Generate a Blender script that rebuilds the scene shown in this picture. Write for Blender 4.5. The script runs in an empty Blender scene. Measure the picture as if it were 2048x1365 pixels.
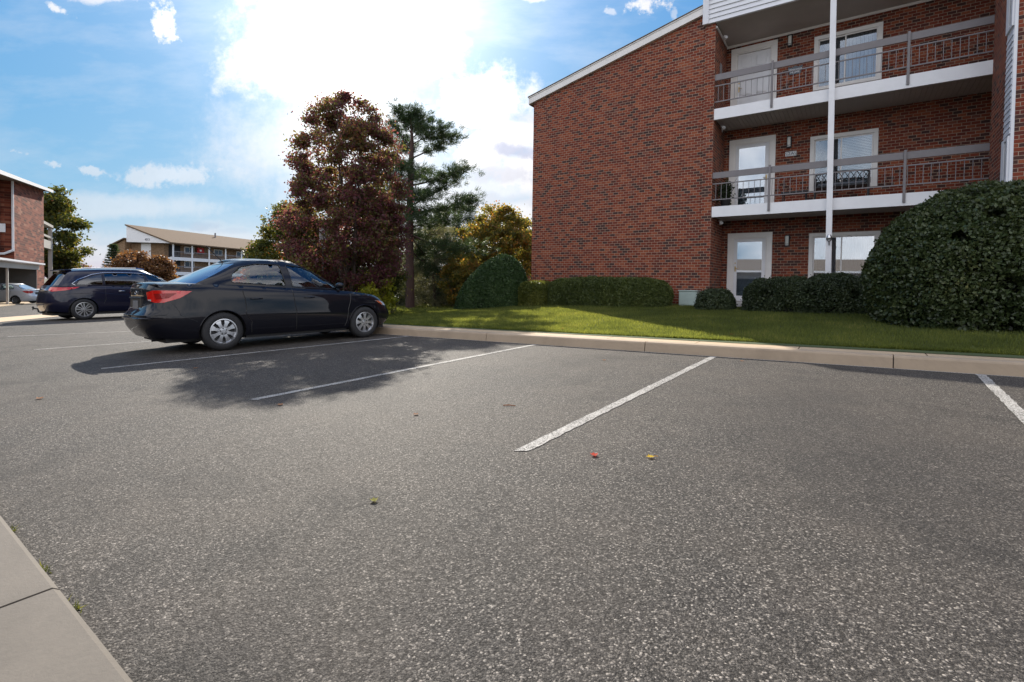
import bpy, math, random
import numpy as np
from mathutils import Vector, Matrix
from mathutils.geometry import delaunay_2d_cdt
rad=math.radians
SC=bpy.context.scene
COL=SC.collection
# ------------------------------------------------------------------ camera frame (measured from the photograph)
F=995.0; PPX=1024.0; PPY=591.0; H=1.01
YAW=rad(34.66); ROLL=rad(0.85); PITCH=rad(1.4)
_f=np.array([-math.sin(YAW)*math.cos(PITCH), math.cos(YAW)*math.cos(PITCH), -math.sin(PITCH)])
_r=np.array([math.cos(YAW),math.sin(YAW),0.0]); _u=np.cross(_r,_f)
IX=math.cos(ROLL)*_r+math.sin(ROLL)*_u; IY=math.cos(ROLL)*_u-math.sin(ROLL)*_r; FW=_f
CAM=np.array([0,0,H])
def ray(px,py): return (px-PPX)/F*IX-(py-PPY)/F*IY+FW
def atZ(px,py,Z): return CAM+ray(px,py)*Z          # point at depth Z
def atY(px,py,y): r=ray(px,py); return CAM+r*(y/r[1])
GA,GB=.0234,.006
def gz(x,y): return GA*max(-95,min(14,x))+GB*max(-25,min(30,y))
def ss(a,b,x):
    t=max(0,min(1,(x-a)/(b-a))); return t*t*(3-2*t)
def KY(x): return 7.50+.015*x                      # kerb line
def LZ(x,y):                                       # lawn surface
    return gz(x,7.5)+.165+.05*max(0,min(6.5,y-8.7))*ss(-14,-8,x)
def ground_hit(px,py,fn,t0=1.,t1=150):
    r=ray(px,py); t=t0
    while t<t1:
        p=CAM+r*t
        if p[2]<=fn(p[0],p[1]): return p
        t*=1.003
    return p
# ------------------------------------------------------------------ mesh helpers
class MB:
    def __init__(s): s.v=[]; s.f=[]; s.mi=[]
    def add(s,vs,fs,mi=0):
        o=len(s.v); s.v+= [tuple(map(float,v)) for v in vs]; s.f+=[tuple(i+o for i in f) for f in fs]; s.mi+=[mi]*len(fs); return s
    def box(s,x0,x1,y0,y1,z0,z1,mi=0,M=None,c=None):
        if c is None:
            vs=[(x,y,z) for z in (z0,z1) for y in (y0,y1) for x in (x0,x1)]
            fs=[(0,2,3,1),(4,5,7,6),(0,1,5,4),(1,3,7,5),(3,2,6,7),(2,0,4,6)]
        else:   # chamfered box
            X=(x0,x0+c,x1-c,x1);Y=(y0,y0+c,y1-c,y1);Z=(z0,z0+c,z1-c,z1)
            vs=[];fs=[];idx={}
            def V(i,j,k):
                if (i,j,k) not in idx: idx[i,j,k]=len(vs); vs.append((X[i],Y[j],Z[k]))
                return idx[i,j,k]
            for a in (0,3):
                fs.append((V(a,1,1),V(a,2,1),V(a,2,2),V(a,1,2)) if a else (V(a,1,1),V(a,1,2),V(a,2,2),V(a,2,1)))
                fs.append((V(1,a,1),V(1,a,2),V(2,a,2),V(2,a,1)) if a else (V(1,a,1),V(2,a,1),V(2,a,2),V(1,a,2)))
                fs.append((V(1,1,a),V(2,1,a),V(2,2,a),V(1,2,a)) if a else (V(1,1,a),V(1,2,a),V(2,2,a),V(2,1,a)))
            for a,A in ((0,1),(3,2)):
                for b,B in ((0,1),(3,2)):
                    fs.append((V(a,B,1),V(A,b,1),V(A,b,2),V(a,B,2)))
                    fs.append((V(a,1,B),V(A,1,b),V(A,2,b),V(a,2,B)))
                    fs.append((V(1,a,B),V(1,A,b),V(2,A,b),V(2,a,B)))
                    for d,D in ((0,1),(3,2)): fs.append((V(a,B,D),V(A,b,D),V(A,B,d)))
        if M is not None: vs=[tuple(M@Vector(v)) for v in vs]
        return s.add(vs,fs,mi)
    def tube(s,pts,r,n=8,mi=0,cap=True):
        pts=[Vector(p) for p in pts]; m=len(pts)
        rs=r if hasattr(r,'__len__') else [r]*m
        vs=[];fs=[]; up=None
        for i,p in enumerate(pts):
            d=(pts[min(i+1,m-1)]-pts[max(i-1,0)]).normalized()
            if up is None:
                a=Vector((0,0,1)) if abs(d.z)<.9 else Vector((1,0,0)); up=d.cross(a).normalized()
            else: up=(up-d*up.dot(d)).normalized()
            w=d.cross(up)
            for k in range(n):
                t=2*math.pi*k/n; vs.append(p+(up*math.cos(t)+w*math.sin(t))*rs[i])
        for i in range(m-1):
            for k in range(n):
                a=i*n+k;b=i*n+(k+1)%n; fs.append((a,b,b+n,a+n))
        if cap: fs.append(tuple(range(n-1,-1,-1))); fs.append(tuple((m-1)*n+k for k in range(n)))
        return s.add(vs,fs,mi)
    def bar(s,a,b,w,h,mi=0,up=(0,0,1)):
        a=Vector(a);b=Vector(b);d=(b-a); L=d.length; d.normalize(); u=Vector(up); sd=d.cross(u).normalized(); u=sd.cross(d)
        vs=[p+sd*(i*w/2)+u*(j*h/2) for p in (a,b) for i,j in ((-1,-1),(1,-1),(1,1),(-1,1))]
        return s.add(vs,[(0,1,2,3),(7,6,5,4),(0,4,5,1),(1,5,6,2),(2,6,7,3),(3,7,4,0)],mi)
    def lathe(s,prof,n=32,M=None,mi=0,close=False):
        vs=[];fs=[];m=len(prof)
        for k in range(n):
            t=2*math.pi*k/n
            for r,z in prof: vs.append((r*math.cos(t),r*math.sin(t),z))
        for k in range(n):
            for i in range(m if close else m-1):
                a=k*m+i;b=k*m+(i+1)%m;c=((k+1)%n)*m+(i+1)%m;d=((k+1)%n)*m+i; fs.append((a,d,c,b))
        if M is not None: vs=[tuple(M@Vector(v)) for v in vs]
        return s.add(vs,fs,mi)
    def prism(s,poly,y0,y1,mi=0,M=None):   # polygon in (x,z) extruded in y
        n=len(poly); vs=[(x,y0,z) for x,z in poly]+[(x,y1,z) for x,z in poly]
        fs=[tuple(range(n)),tuple(range(2*n-1,n-1,-1))]+[(i,i+n,(i+1)%n+n,(i+1)%n) for i in range(n)]
        if M is not None: vs=[tuple(M@Vector(v)) for v in vs]
        return s.add(vs,fs,mi)
    def build(s,name,mats,parent=None,smooth=False,angle=None):
        me=bpy.data.meshes.new(name); me.from_pydata(s.v,[],s.f)
        if not isinstance(mats,(list,tuple)): mats=[mats]
        for m in mats: me.materials.append(m)
        if len(mats)>1: me.polygons.foreach_set('material_index',s.mi)
        if smooth: me.polygons.foreach_set('use_smooth',[True]*len(me.polygons))
        if angle: me.set_sharp_from_angle(angle=rad(angle))
        me.update()
        o=bpy.data.objects.new(name,me); COL.objects.link(o)
        if parent: o.parent=parent
        return o
def np_mesh(name,V,Fq,mat,parent=None,smooth=False):
    me=bpy.data.meshes.new(name); V=np.asarray(V,dtype=np.float32); Fq=np.asarray(Fq,dtype=np.int32)
    k=Fq.shape[1]
    me.vertices.add(len(V)); me.vertices.foreach_set('co',V.ravel())
    me.loops.add(Fq.size); me.loops.foreach_set('vertex_index',Fq.ravel())
    me.polygons.add(len(Fq)); me.polygons.foreach_set('loop_start',np.arange(0,Fq.size,k,dtype=np.int32)); me.polygons.foreach_set('loop_total',np.full(len(Fq),k,dtype=np.int32))
    if smooth: me.polygons.foreach_set('use_smooth',np.ones(len(Fq),dtype=bool))
    me.materials.append(mat); me.update(calc_edges=True); me.validate()
    o=bpy.data.objects.new(name,me); COL.objects.link(o)
    if parent: o.parent=parent
    return o
def tag(o,label=None,cat=None,group=None,kind=None):
    if label: o['label']=label
    if cat: o['category']=cat
    if group: o['group']=group
    if kind: o['kind']=kind
    return o
def thing(name,label,cat,loc=(0,0,0),rz=0,group=None):
    o=bpy.data.objects.new(name,None); COL.objects.link(o); o.empty_display_size=.2
    o.location=tuple(map(float,loc)); o.rotation_euler=(0,0,rz); return tag(o,label,cat,group)
def copy_tree(o,parent=None):
    c=o.copy(); COL.objects.link(c); c.parent=parent
    for ch in list(o.children): copy_tree(ch,c)
    return c
# ------------------------------------------------------------------ node helpers
class NT:
    def __init__(s,nt): s.nt=nt; s.n=nt.nodes; s.l=nt.links
    def new(s,t,**k):
        n=s.n.new(t)
        for a,b in k.items(): setattr(n,a,b)
        return n
    def put(s,inp,v):
        if hasattr(v,'links') or isinstance(v,bpy.types.NodeSocket): s.l.new(v,inp)
        elif v is not None: inp.default_value=v
    def m(s,op,*a,clamp=False):
        n=s.new('ShaderNodeMath',operation=op,use_clamp=clamp)
        for i,v in enumerate(a): s.put(n.inputs[i],v)
        return n.outputs[0]
    def mix(s,f,a,b,mode='MIX'):
        n=s.new('ShaderNodeMix',data_type='RGBA',blend_type=mode)
        s.put(n.inputs[0],f); s.put(n.inputs[6],a if not isinstance(a,tuple) else (*a,1)[:4]); s.put(n.inputs[7],b if not isinstance(b,tuple) else (*b,1)[:4]); return n.outputs[2]
    def noise(s,vec,scale,detail=3,rough=.5,dim='3D',dist=0):
        n=s.new('ShaderNodeTexNoise',noise_dimensions=dim); 
        if vec is not None: s.put(n.inputs['Vector'],vec)
        n.inputs['Scale'].default_value=scale; n.inputs['Detail'].default_value=detail; n.inputs['Roughness'].default_value=rough; n.inputs['Distortion'].default_value=dist
        return n.outputs['Fac']
    def voro(s,vec,scale,feature='F1',out='Distance'):
        n=s.new('ShaderNodeTexVoronoi',feature=feature)
        if vec is not None: s.put(n.inputs['Vector'],vec)
        n.inputs['Scale'].default_value=scale; return n.outputs[out]
    def ramp(s,f,stops,interp='LINEAR'):
        n=s.new('ShaderNodeValToRGB'); n.color_ramp.interpolation=interp; e=n.color_ramp.elements
        while len(e)<len(stops): e.new(.5)
        for i,(p,c) in enumerate(stops): e[i].position=p; e[i].color=(*c,1) if isinstance(c,tuple) else (c,c,c,1)
        s.put(n.inputs[0],f); return n.outputs[0]
    def xyz(s,v):
        n=s.new('ShaderNodeSeparateXYZ'); s.put(n.inputs[0],v); return n.outputs
    def comb(s,x,y,z=0.):
        n=s.new('ShaderNodeCombineXYZ'); s.put(n.inputs[0],x);s.put(n.inputs[1],y);s.put(n.inputs[2],z); return n.outputs[0]
    def bump(s,h,strength=.3,dist=.01,normal=None):
        n=s.new('ShaderNodeBump'); s.put(n.inputs['Height'],h); n.inputs['Strength'].default_value=strength; n.inputs['Distance'].default_value=dist
        if normal is not None: s.put(n.inputs['Normal'],normal)
        return n.outputs[0]
    def obj(s): return s.new('ShaderNodeTexCoord').outputs['Object']
def mat(name,color=(.5,.5,.5),rough=.6,metal=0.,spec=.5,fn=None,**kw):
    m=bpy.data.materials.new(name); m.use_nodes=True; t=NT(m.node_tree); b=t.n['Principled BSDF']
    b.inputs['Base Color'].default_value=(*color,1); b.inputs['Roughness'].default_value=rough; b.inputs['Metallic'].default_value=metal
    b.inputs['Specular IOR Level'].default_value=spec
    for k,v in kw.items(): b.inputs[k].default_value=v
    if fn: fn(t,b)
    return m
def paint_fn(col,var=.12,bs=.15,scale=6):
    def fn(t,b):
        o=t.obj(); n=t.noise(o,scale,5,.6); n2=t.noise(o,scale*9,3)
        c=t.mix(t.ramp(n,[(.3,0.),(.7,1.)]),tuple(v*(1-var) for v in col),tuple(min(1,v*(1+var*.5)) for v in col))
        t.put(b.inputs['Base Color'],c); t.put(b.inputs['Normal'],t.bump(n2,bs,.004))
    return fn
def brick_mat(name,bl=.174,bh=.0785,mort=.009,cols=None,mc=(.41,.30,.225),light=0.):
    cols=cols or [(0,(.052,.032,.030)),(.16,(.075,.038,.032)),(.24,(.125,.036,.026)),(.5,(.19,.042,.024)),(.74,(.245,.060,.030)),(.92,(.31,.092,.044)),(1,(.15,.065,.055))]
    def fn(t,b):
        tc=t.new('ShaderNodeTexCoord'); p=t.xyz(tc.outputs['Object']); n=t.xyz(tc.outputs['Normal'])
        side=t.m('GREATER_THAN',t.m('ABSOLUTE',n[0]),.6)
        u=t.m('ADD',t.m('MULTIPLY',p[1],side),t.m('MULTIPLY',p[0],t.m('SUBTRACT',1.,side)))
        v=p[2]
        row=t.m('FLOOR',t.m('DIVIDE',v,bh)); 
        off=t.m('MULTIPLY',t.m('MODULO',t.m('ABSOLUTE',row),2.),.5)
        uu=t.m('ADD',t.m('DIVIDE',u,bl),off); col=t.m('FLOOR',uu)
        fu=t.m('MULTIPLY',t.m('FRACT',uu),bl); fv=t.m('MULTIPLY',t.m('FRACT',t.m('DIVIDE',v,bh)),bh)
        # wobble joints
        wob=t.m('MULTIPLY',t.m('SUBTRACT',t.noise(tc.outputs['Object'],25,2),.5),.006)
        du=t.m('MINIMUM',fu,t.m('SUBTRACT',bl,fu)); dv=t.m('MINIMUM',fv,t.m('SUBTRACT',bh,fv))
        d=t.m('ADD',t.m('MINIMUM',du,dv),wob)
        br=t.m('SMOOTH_MIN',1.,t.m('DIVIDE',t.m('SUBTRACT',d,mort*.45),.003),.1,clamp=True)
        br=t.m('MAXIMUM',0.,t.m('MINIMUM',1.,t.m('DIVIDE',t.m('SUBTRACT',d,mort*.45),.003)))
        w=t.new('ShaderNodeTexWhiteNoise',noise_dimensions='3D'); t.put(w.inputs['Vector'],t.comb(col,row,side))
        big=t.noise(tc.outputs['Object'],.5,2)
        r=t.m('ADD',t.m('MULTIPLY',w.outputs['Value'],.92),t.m('MULTIPLY',big,.12),clamp=True)
        c=t.ramp(r,cols)
        c=t.mix(t.m('MULTIPLY',t.noise(tc.outputs['Object'],60,3),.35),c,(.06,.03,.03))
        mcc=t.mix(t.noise(tc.outputs['Object'],4,3),mc,tuple(k*.65 for k in mc))
        c=t.mix(br,mcc,c)
        t.put(b.inputs['Base Color'],c)
        hgt=t.m('ADD',t.m('MULTIPLY',br,1.),t.m('MULTIPLY',t.noise(tc.outputs['Object'],90,3),.35))
        t.put(b.inputs['Normal'],t.bump(hgt,.7,.006))
    return mat(name,rough=.9,spec=.12,fn=fn)
M={}
M['brick']=brick_mat('brick')
M['brick_far']=brick_mat('brick_far',bl=1.3,bh=.23,mort=.02,cols=[(0,(.05,.02,.015)),(.3,(.13,.032,.02)),(.6,(.22,.055,.03)),(.9,(.28,.085,.05)),(1,(.34,.17,.11))],mc=(.25,.15,.10))
M['brick_tan']=brick_mat('brick_tan',bl=.3,bh=.12,cols=[(0,(.20,.125,.07)),(.5,(.27,.175,.10)),(1,(.33,.22,.14))],mc=(.3,.22,.15))
M['white']=mat('white_paint',rough=.45,fn=paint_fn((.74,.74,.76),.06,.1,3))
M['cream']=mat('cream_trim',rough=.5,fn=paint_fn((.76,.735,.71),.07,.1,3))
M['rail']=mat('grey_rail_paint',rough=.45,fn=paint_fn((.17,.155,.16),.1,.1,5))
M['soffit']=mat('soffit_grey',rough=.7,fn=paint_fn((.40,.36,.33),.08,.1,2))
def siding_fn(t,b):
    o=t.obj(); t.put(b.inputs['Base Color'],t.mix(t.noise(o,3,4),(.72,.73,.76),(.62,.63,.67)))
M['siding']=mat('white_siding',rough=.5,fn=siding_fn)
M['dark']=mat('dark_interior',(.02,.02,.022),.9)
M['black']=mat('black_metal',(.02,.02,.022),.45)
M['lampglass']=mat('lamp_glass',(.62,.62,.58),.35)
M['metal']=mat('bright_metal',(.6,.6,.6),.3,1.)
M['brass']=mat('brass',(.55,.38,.15),.35,1.)
M['blind']=mat('blind_slat',(.62,.66,.70),.6)
M['blindv']=mat('vertical_blind',(.42,.44,.48),.6)
def glass_mat(name,tint=(.9,.95,1),rough=.02,gl=.35,trans=True):
    m=bpy.data.materials.new(name); m.use_nodes=True; t=NT(m.node_tree); t.n.clear()
    out=t.new('ShaderNodeOutputMaterial'); g=t.new('ShaderNodeBsdfGlossy'); g.inputs['Roughness'].default_value=rough; g.inputs['Color'].default_value=(.95,.97,1,1)
    tr=t.new('ShaderNodeBsdfTransparent'); tr.inputs['Color'].default_value=(*tint,1)
    fr=t.new('ShaderNodeFresnel'); fr.inputs['IOR'].default_value=1.5
    f=t.m('ADD',t.m('MULTIPLY',fr.outputs[0],1.-gl),gl,clamp=True)
    mx=t.new('ShaderNodeMixShader'); t.put(mx.inputs[0],f); t.l.new(tr.outputs[0],mx.inputs[1]); t.l.new(g.outputs[0],mx.inputs[2]); t.l.new(mx.outputs[0],out.inputs[0]); return m
M['glass']=glass_mat('window_glass',(.75,.8,.82),.01,.12)
M['glass_storm']=glass_mat('storm_door_glass',(.7,.75,.78),.01,.30)
def conc_fn(col):
    def fn(t,b):
        o=t.obj(); n=t.noise(o,2.2,5,.65); n2=t.noise(o,60,4,.7); v=t.voro(o,180)
        c=t.mix(n,tuple(k*.72 for k in col),col); c=t.mix(t.m('MULTIPLY',n2,.5),c,tuple(k*.7 for k in col))
        spk=t.ramp(t.voro(o,140,out='Distance'),[(.0,1.),(.12,0.)])
        c=t.mix(t.m('MULTIPLY',spk,.35),c,(.12,.1,.09))
        st=t.ramp(t.noise(o,1.3,6,.75,dist=.8),[(.45,0.),(.68,1.)])
        c=t.mix(t.m('MULTIPLY',st,.55),c,tuple(k*.55 for k in col))
        t.put(b.inputs['Base Color'],c); t.put(b.inputs['Normal'],t.bump(n2,.45,.004))
    return fn
M['conc']=mat('concrete_walk',rough=.85,fn=conc_fn((.58,.43,.27)))
M['kerb']=mat('concrete_kerb',rough=.85,fn=conc_fn((.45,.345,.24)))
M['slab']=mat('concrete_slab',rough=.85,fn=conc_fn((.155,.132,.106)))
M['joint']=mat('joint_dark',(.07,.055,.045),.9)
M['paver']=mat('stoop_concrete',rough=.85,fn=conc_fn((.35,.33,.32)))
def asphalt_fn(t,b,paint=None):
    o=t.obj()
    vn=t.new('ShaderNodeTexVoronoi'); t.put(vn.inputs['Vector'],o); vn.inputs['Scale'].default_value=150.
    w=t.xyz(vn.outputs['Color'])[0]; dist=vn.outputs['Distance']
    vn2=t.new('ShaderNodeTexVoronoi'); t.put(vn2.inputs['Vector'],o); vn2.inputs['Scale'].default_value=300.
    w2=t.xyz(vn2.outputs['Color'])[1]
    vs=t.voro(o,95.,out='Color'); w3=t.xyz(vs)[2]
    c=t.ramp(w,[(0,(.008,.008,.008)),(.30,(.022,.021,.020)),(.62,(.058,.055,.052)),(.82,(.135,.127,.118)),(.93,(.32,.30,.275)),(1,(.62,.58,.53))])
    c=t.mix(.40,c,t.ramp(w2,[(0,(.012,.012,.012)),(.6,(.06,.057,.054)),(.9,(.17,.16,.148)),(1,(.40,.38,.34))]))
    c=t.mix(t.ramp(w3,[(.965,0.),(.975,.55)]),c,t.mix(w,(.12,.11,.10),(.40,.37,.33)))
    edge=t.ramp(dist,[(.0,0.),(.55,0.),(.75,.7)]); c=t.mix(edge,c,(.010,.010,.010))
    pit=t.ramp(t.noise(o,70,4,.7),[(.40,1.),(.47,0.)])
    c=t.mix(t.m('MULTIPLY',pit,.7),c,(.010,.0095,.009))
    big=t.noise(o,.32,5,.62); mid=t.noise(o,1.9,5,.65)
    c=t.mix(t.ramp(big,[(.35,.0),(.65,.40)]),c,(.100,.088,.075))
    dk=t.ramp(t.noise(o,.55,6,.72),[(.53,0.),(.66,.55)]); c=t.mix(dk,c,(.022,.021,.020))
    dk=t.ramp(t.noise(o,2.6,5,.75,dist=.6),[(.60,0.),(.72,.35)]); c=t.mix(dk,c,(.02,.019,.019))
    c=t.mix(t.ramp(mid,[(.45,0.),(.75,.20)]),c,(.15,.13,.11))
    if paint:
        wr=t.ramp(t.m('ADD',t.m('MULTIPLY',w,.42),t.m('MULTIPLY',t.noise(o,4,4,.7),.58)),[(.33,1.),(.50,0.)])
        wr2=t.m('MAXIMUM',t.m('SUBTRACT',1.,wr),t.m('MULTIPLY',pit,.8)); wr2=t.m('SUBTRACT',1.,wr2)
        wr2=t.m('MAXIMUM',t.m('MULTIPLY',wr,.9),t.m('MULTIPLY',pit,.8))
        c=t.mix(wr2,paint,c)
    if not paint: c=t.mix(1.,c,(.97,.92,.865),'MULTIPLY')
    p=t.xyz(o); nz_=t.noise(o,1.6,5,.7)
    for (sx_,sy_,ra_,st_) in [(-.15,4.0,.75,.55),(.35,3.3,.55,.5),(-.35,5.3,.5,.35),(-3.1,4.6,.6,.4),(-3.0,6.1,.35,.5),(-6.2,5.2,.5,.35),(1.0,1.6,.7,.35),(-.9,1.3,.6,.3)]:
        dd_=t.m('SQRT',t.m('ADD',t.m('POWER',t.m('SUBTRACT',p[0],sx_),2.),t.m('POWER',t.m('MULTIPLY',t.m('SUBTRACT',p[1],sy_),.6),2.)))
        f_=t.ramp(t.m('ADD',t.m('DIVIDE',dd_,ra_*1.4),t.m('MULTIPLY',t.m('SUBTRACT',nz_,.5),1.6)),[(.30,st_*.5),(1.,0.)])
        c=t.mix(f_,c,(.024,.022,.021)) if not paint else c
    t.put(b.inputs['Base Color'],c)
    h=t.m('ADD',t.m('MULTIPLY',t.m('SUBTRACT',1.,dist),.9),t.m('MULTIPLY',w,.9)); h=t.m('SUBTRACT',h,t.m('MULTIPLY',pit,1.2))
    h=t.m('ADD',h,t.m('MULTIPLY',w3,.5))
    t.put(b.inputs['Normal'],t.bump(h,.9,.0032 if not paint else .0015))
M['asphalt']=mat('asphalt',rough=.76,spec=.24,fn=asphalt_fn)
M['line']=mat('worn_line_paint',rough=.75,spec=.2,fn=lambda t,b:asphalt_fn(t,b,(.43,.41,.375)))
def soil_fn(t,b):
    o=t.obj(); t.put(b.inputs['Base Color'],t.mix(t.noise(o,3,5),(.035,.05,.014),(.06,.085,.022)))
M['lawn']=mat('lawn_soil',rough=.95,fn=soil_fn)
M['earth']=mat('far_ground',rough=.95,fn=lambda t,b:t.put(b.inputs['Base Color'],t.mix(t.noise(t.obj(),.2,5),(.05,.06,.025),(.09,.08,.045))))
M['shingle']=mat('roof_shingle',rough=.95,spec=.1,fn=lambda t,b:t.put(b.inputs['Base Color'],t.mix(t.noise(t.obj(),7,5,.8),(.11,.075,.05),(.17,.12,.08))))
M['shingle_grey']=mat('roof_shingle_grey',rough=.95,spec=.1,fn=lambda t,b:t.put(b.inputs['Base Color'],t.mix(t.noise(t.obj(),7,5,.8),(.14,.115,.095),(.21,.175,.145))))
def leaf_mat(name,stops,trans=.45,rough=.5,big=None):
    m=bpy.data.materials.new(name); m.use_nodes=True; t=NT(m.node_tree); t.n.clear()
    out=t.new('ShaderNodeOutputMaterial'); g=t.new('ShaderNodeNewGeometry'); r=g.outputs['Random Per Island']
    o=t.obj(); nb=t.noise(o,1.1,2)
    f=t.m('ADD',t.m('MULTIPLY',r,.6),t.m('MULTIPLY',t.ramp(nb,[(.3,0.),(.7,1.)]),.4))
    c=t.ramp(f,stops)
    d=t.new('ShaderNodeBsdfPrincipled'); t.put(d.inputs['Base Color'],c); d.inputs['Roughness'].default_value=rough; d.inputs['Specular IOR Level'].default_value=.35
    tl=t.new('ShaderNodeBsdfTranslucent'); t.put(tl.inputs['Color'],t.mix(1.,c,(1.7,1.5,.9),'MULTIPLY'))
    mx=t.new('ShaderNodeMixShader'); mx.inputs[0].default_value=trans; t.l.new(d.outputs[0],mx.inputs[1]); t.l.new(tl.outputs[0],mx.inputs[2]); t.l.new(mx.outputs[0],out.inputs[0]); return m
M['grass']=leaf_mat('grass_blade',[(0,(.06,.082,.025)),(.5,(.12,.15,.04)),(.85,(.22,.245,.062)),(1,(.34,.30,.12))],.62)
M['boxwood']=leaf_mat('holly_leaf',[(0,(.022,.034,.013)),(.5,(.046,.066,.024)),(.88,(.085,.105,.042)),(1,(.22,.22,.09))],.2,.36)
M['rowbush']=leaf_mat('dark_yew_leaf',[(0,(.018,.028,.012)),(.6,(.036,.052,.022)),(1,(.07,.088,.036))],.2,.5)
M['hedge']=leaf_mat('olive_hedge_leaf',[(0,(.04,.055,.015)),(.5,(.07,.095,.025)),(.9,(.11,.135,.035)),(1,(.17,.17,.06))],.35)
M['hedgey']=leaf_mat('yellow_hedge_leaf',[(0,(.045,.06,.012)),(.5,(.09,.11,.022)),(1,(.22,.22,.05))],.45)
M['cone']=leaf_mat('cypress_leaf',[(0,(.020,.042,.014)),(.6,(.04,.078,.024)),(1,(.075,.115,.036))],.25)
M['maple']=leaf_mat('maple_leaf',[(0,(.07,.045,.05)),(.28,(.15,.05,.075)),(.5,(.13,.06,.06)),(.66,(.10,.11,.04)),(.8,(.15,.15,.05)),(.9,(.26,.15,.07)),(1,(.32,.09,.08))],.62)  # autumn leaf colours with the lens flare's purple tint mixed in
M['mixed']=leaf_mat('green_autumn_leaf',[(0,(.03,.045,.014)),(.45,(.06,.075,.018)),(.75,(.13,.13,.025)),(.93,(.22,.12,.03)),(1,(.25,.06,.02))],.5)
M['orange']=leaf_mat('orange_leaf',[(0,(.09,.055,.03)),(.45,(.17,.08,.04)),(.8,(.22,.12,.05)),(1,(.09,.09,.04))],.4)
M['redorange']=leaf_mat('red_orange_leaf',[(0,(.16,.05,.025)),(.5,(.36,.09,.035)),(.85,(.42,.16,.05)),(1,(.12,.10,.03))],.55)
M['myrtle']=leaf_mat('myrtle_leaf',[(0,(.06,.075,.025)),(.4,(.12,.135,.035)),(.65,(.24,.19,.045)),(.87,(.34,.17,.045)),(1,(.25,.07,.03))],.6)
M['needle']=leaf_mat('pine_needle',[(0,(.02,.04,.018)),(.6,(.04,.07,.03)),(.9,(.075,.10,.05)),(1,(.14,.12,.06))],.4)
M['pale']=leaf_mat('pale_conifer',[(0,(.09,.10,.065)),(.5,(.16,.17,.11)),(1,(.26,.26,.17))],.5)
M['yellow']=leaf_mat('yellow_green_leaf',[(0,(.12,.15,.02)),(.6,(.25,.27,.03)),(1,(.38,.33,.04))],.6)
def bark_fn(a,b_):
    def fn(t,b):
        o=t.obj(); mp=t.new('ShaderNodeMapping'); t.put(mp.inputs[0],o); mp.inputs['Scale'].default_value=(9,9,1.6)
        n=t.noise(mp.outputs[0],2.2,5,.7); t.put(b.inputs['Base Color'],t.mix(n,a,b_)); t.put(b.inputs['Normal'],t.bump(n,.8,.03))
    return fn
M['bark']=mat('grey_bark',rough=.9,fn=bark_fn((.045,.035,.03),(.13,.10,.085)))
M['pinebark']=mat('pine_bark',rough=.9,fn=bark_fn((.03,.018,.017),(.09,.05,.04)))
EXPO=1.1
BACK_FILL=4.2
# ------------------------------------------------------------------ camera, sky, sun
cd=bpy.data.cameras.new('camera'); co=bpy.data.objects.new('camera',cd); COL.objects.link(co); SC.camera=co
cd.sensor_width=36; cd.lens=F/2048*36; cd.shift_y=-(682.5-PPY)/2048; cd.clip_start=.05; cd.clip_end=3000
co.matrix_world=Matrix(((IX[0],IY[0],-FW[0],0),(IX[1],IY[1],-FW[1],0),(IX[2],IY[2],-FW[2],H),(0,0,0,1)))
SUN_AZ=rad(50.3); SUN_EL=rad(31.3)      # azimuth measured from +y towards -x
sdir=Vector((-math.sin(SUN_AZ)*math.cos(SUN_EL),math.cos(SUN_AZ)*math.cos(SUN_EL),math.sin(SUN_EL)))
ld=bpy.data.lights.new('sun','SUN'); ld.energy=3.9; ld.angle=rad(.53); ld.color=(1,.93,.82)
lo=bpy.data.objects.new('sun',ld); COL.objects.link(lo); lo.rotation_euler=sdir.to_track_quat('Z','Y').to_euler()
w=bpy.data.worlds.new('World'); SC.world=w; w.use_nodes=True; t=NT(w.node_tree); t.n.clear()
out=t.new('ShaderNodeOutputWorld'); bg=t.new('ShaderNodeBackground'); bg.inputs['Strength'].default_value=.12
sky=t.new('ShaderNodeTexSky',sky_type='NISHITA',sun_disc=False); sky.sun_elevation=SUN_EL
sky.sun_rotation=-SUN_AZ; sky.air_density=1.0; sky.dust_density=.1; sky.ozone_density=1.; sky.altitude=0
dirv=t.new('ShaderNodeTexCoord').outputs['Generated']
def dot(v):
    n=t.new('ShaderNodeVectorMath',operation='DOT_PRODUCT'); t.put(n.inputs[0],dirv); n.inputs[1].default_value=tuple(map(float,v)); return n.outputs['Value']
dx,dy,dz=dot(IX),dot(IY),t.m('MAXIMUM',dot(FW),.02)
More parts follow.
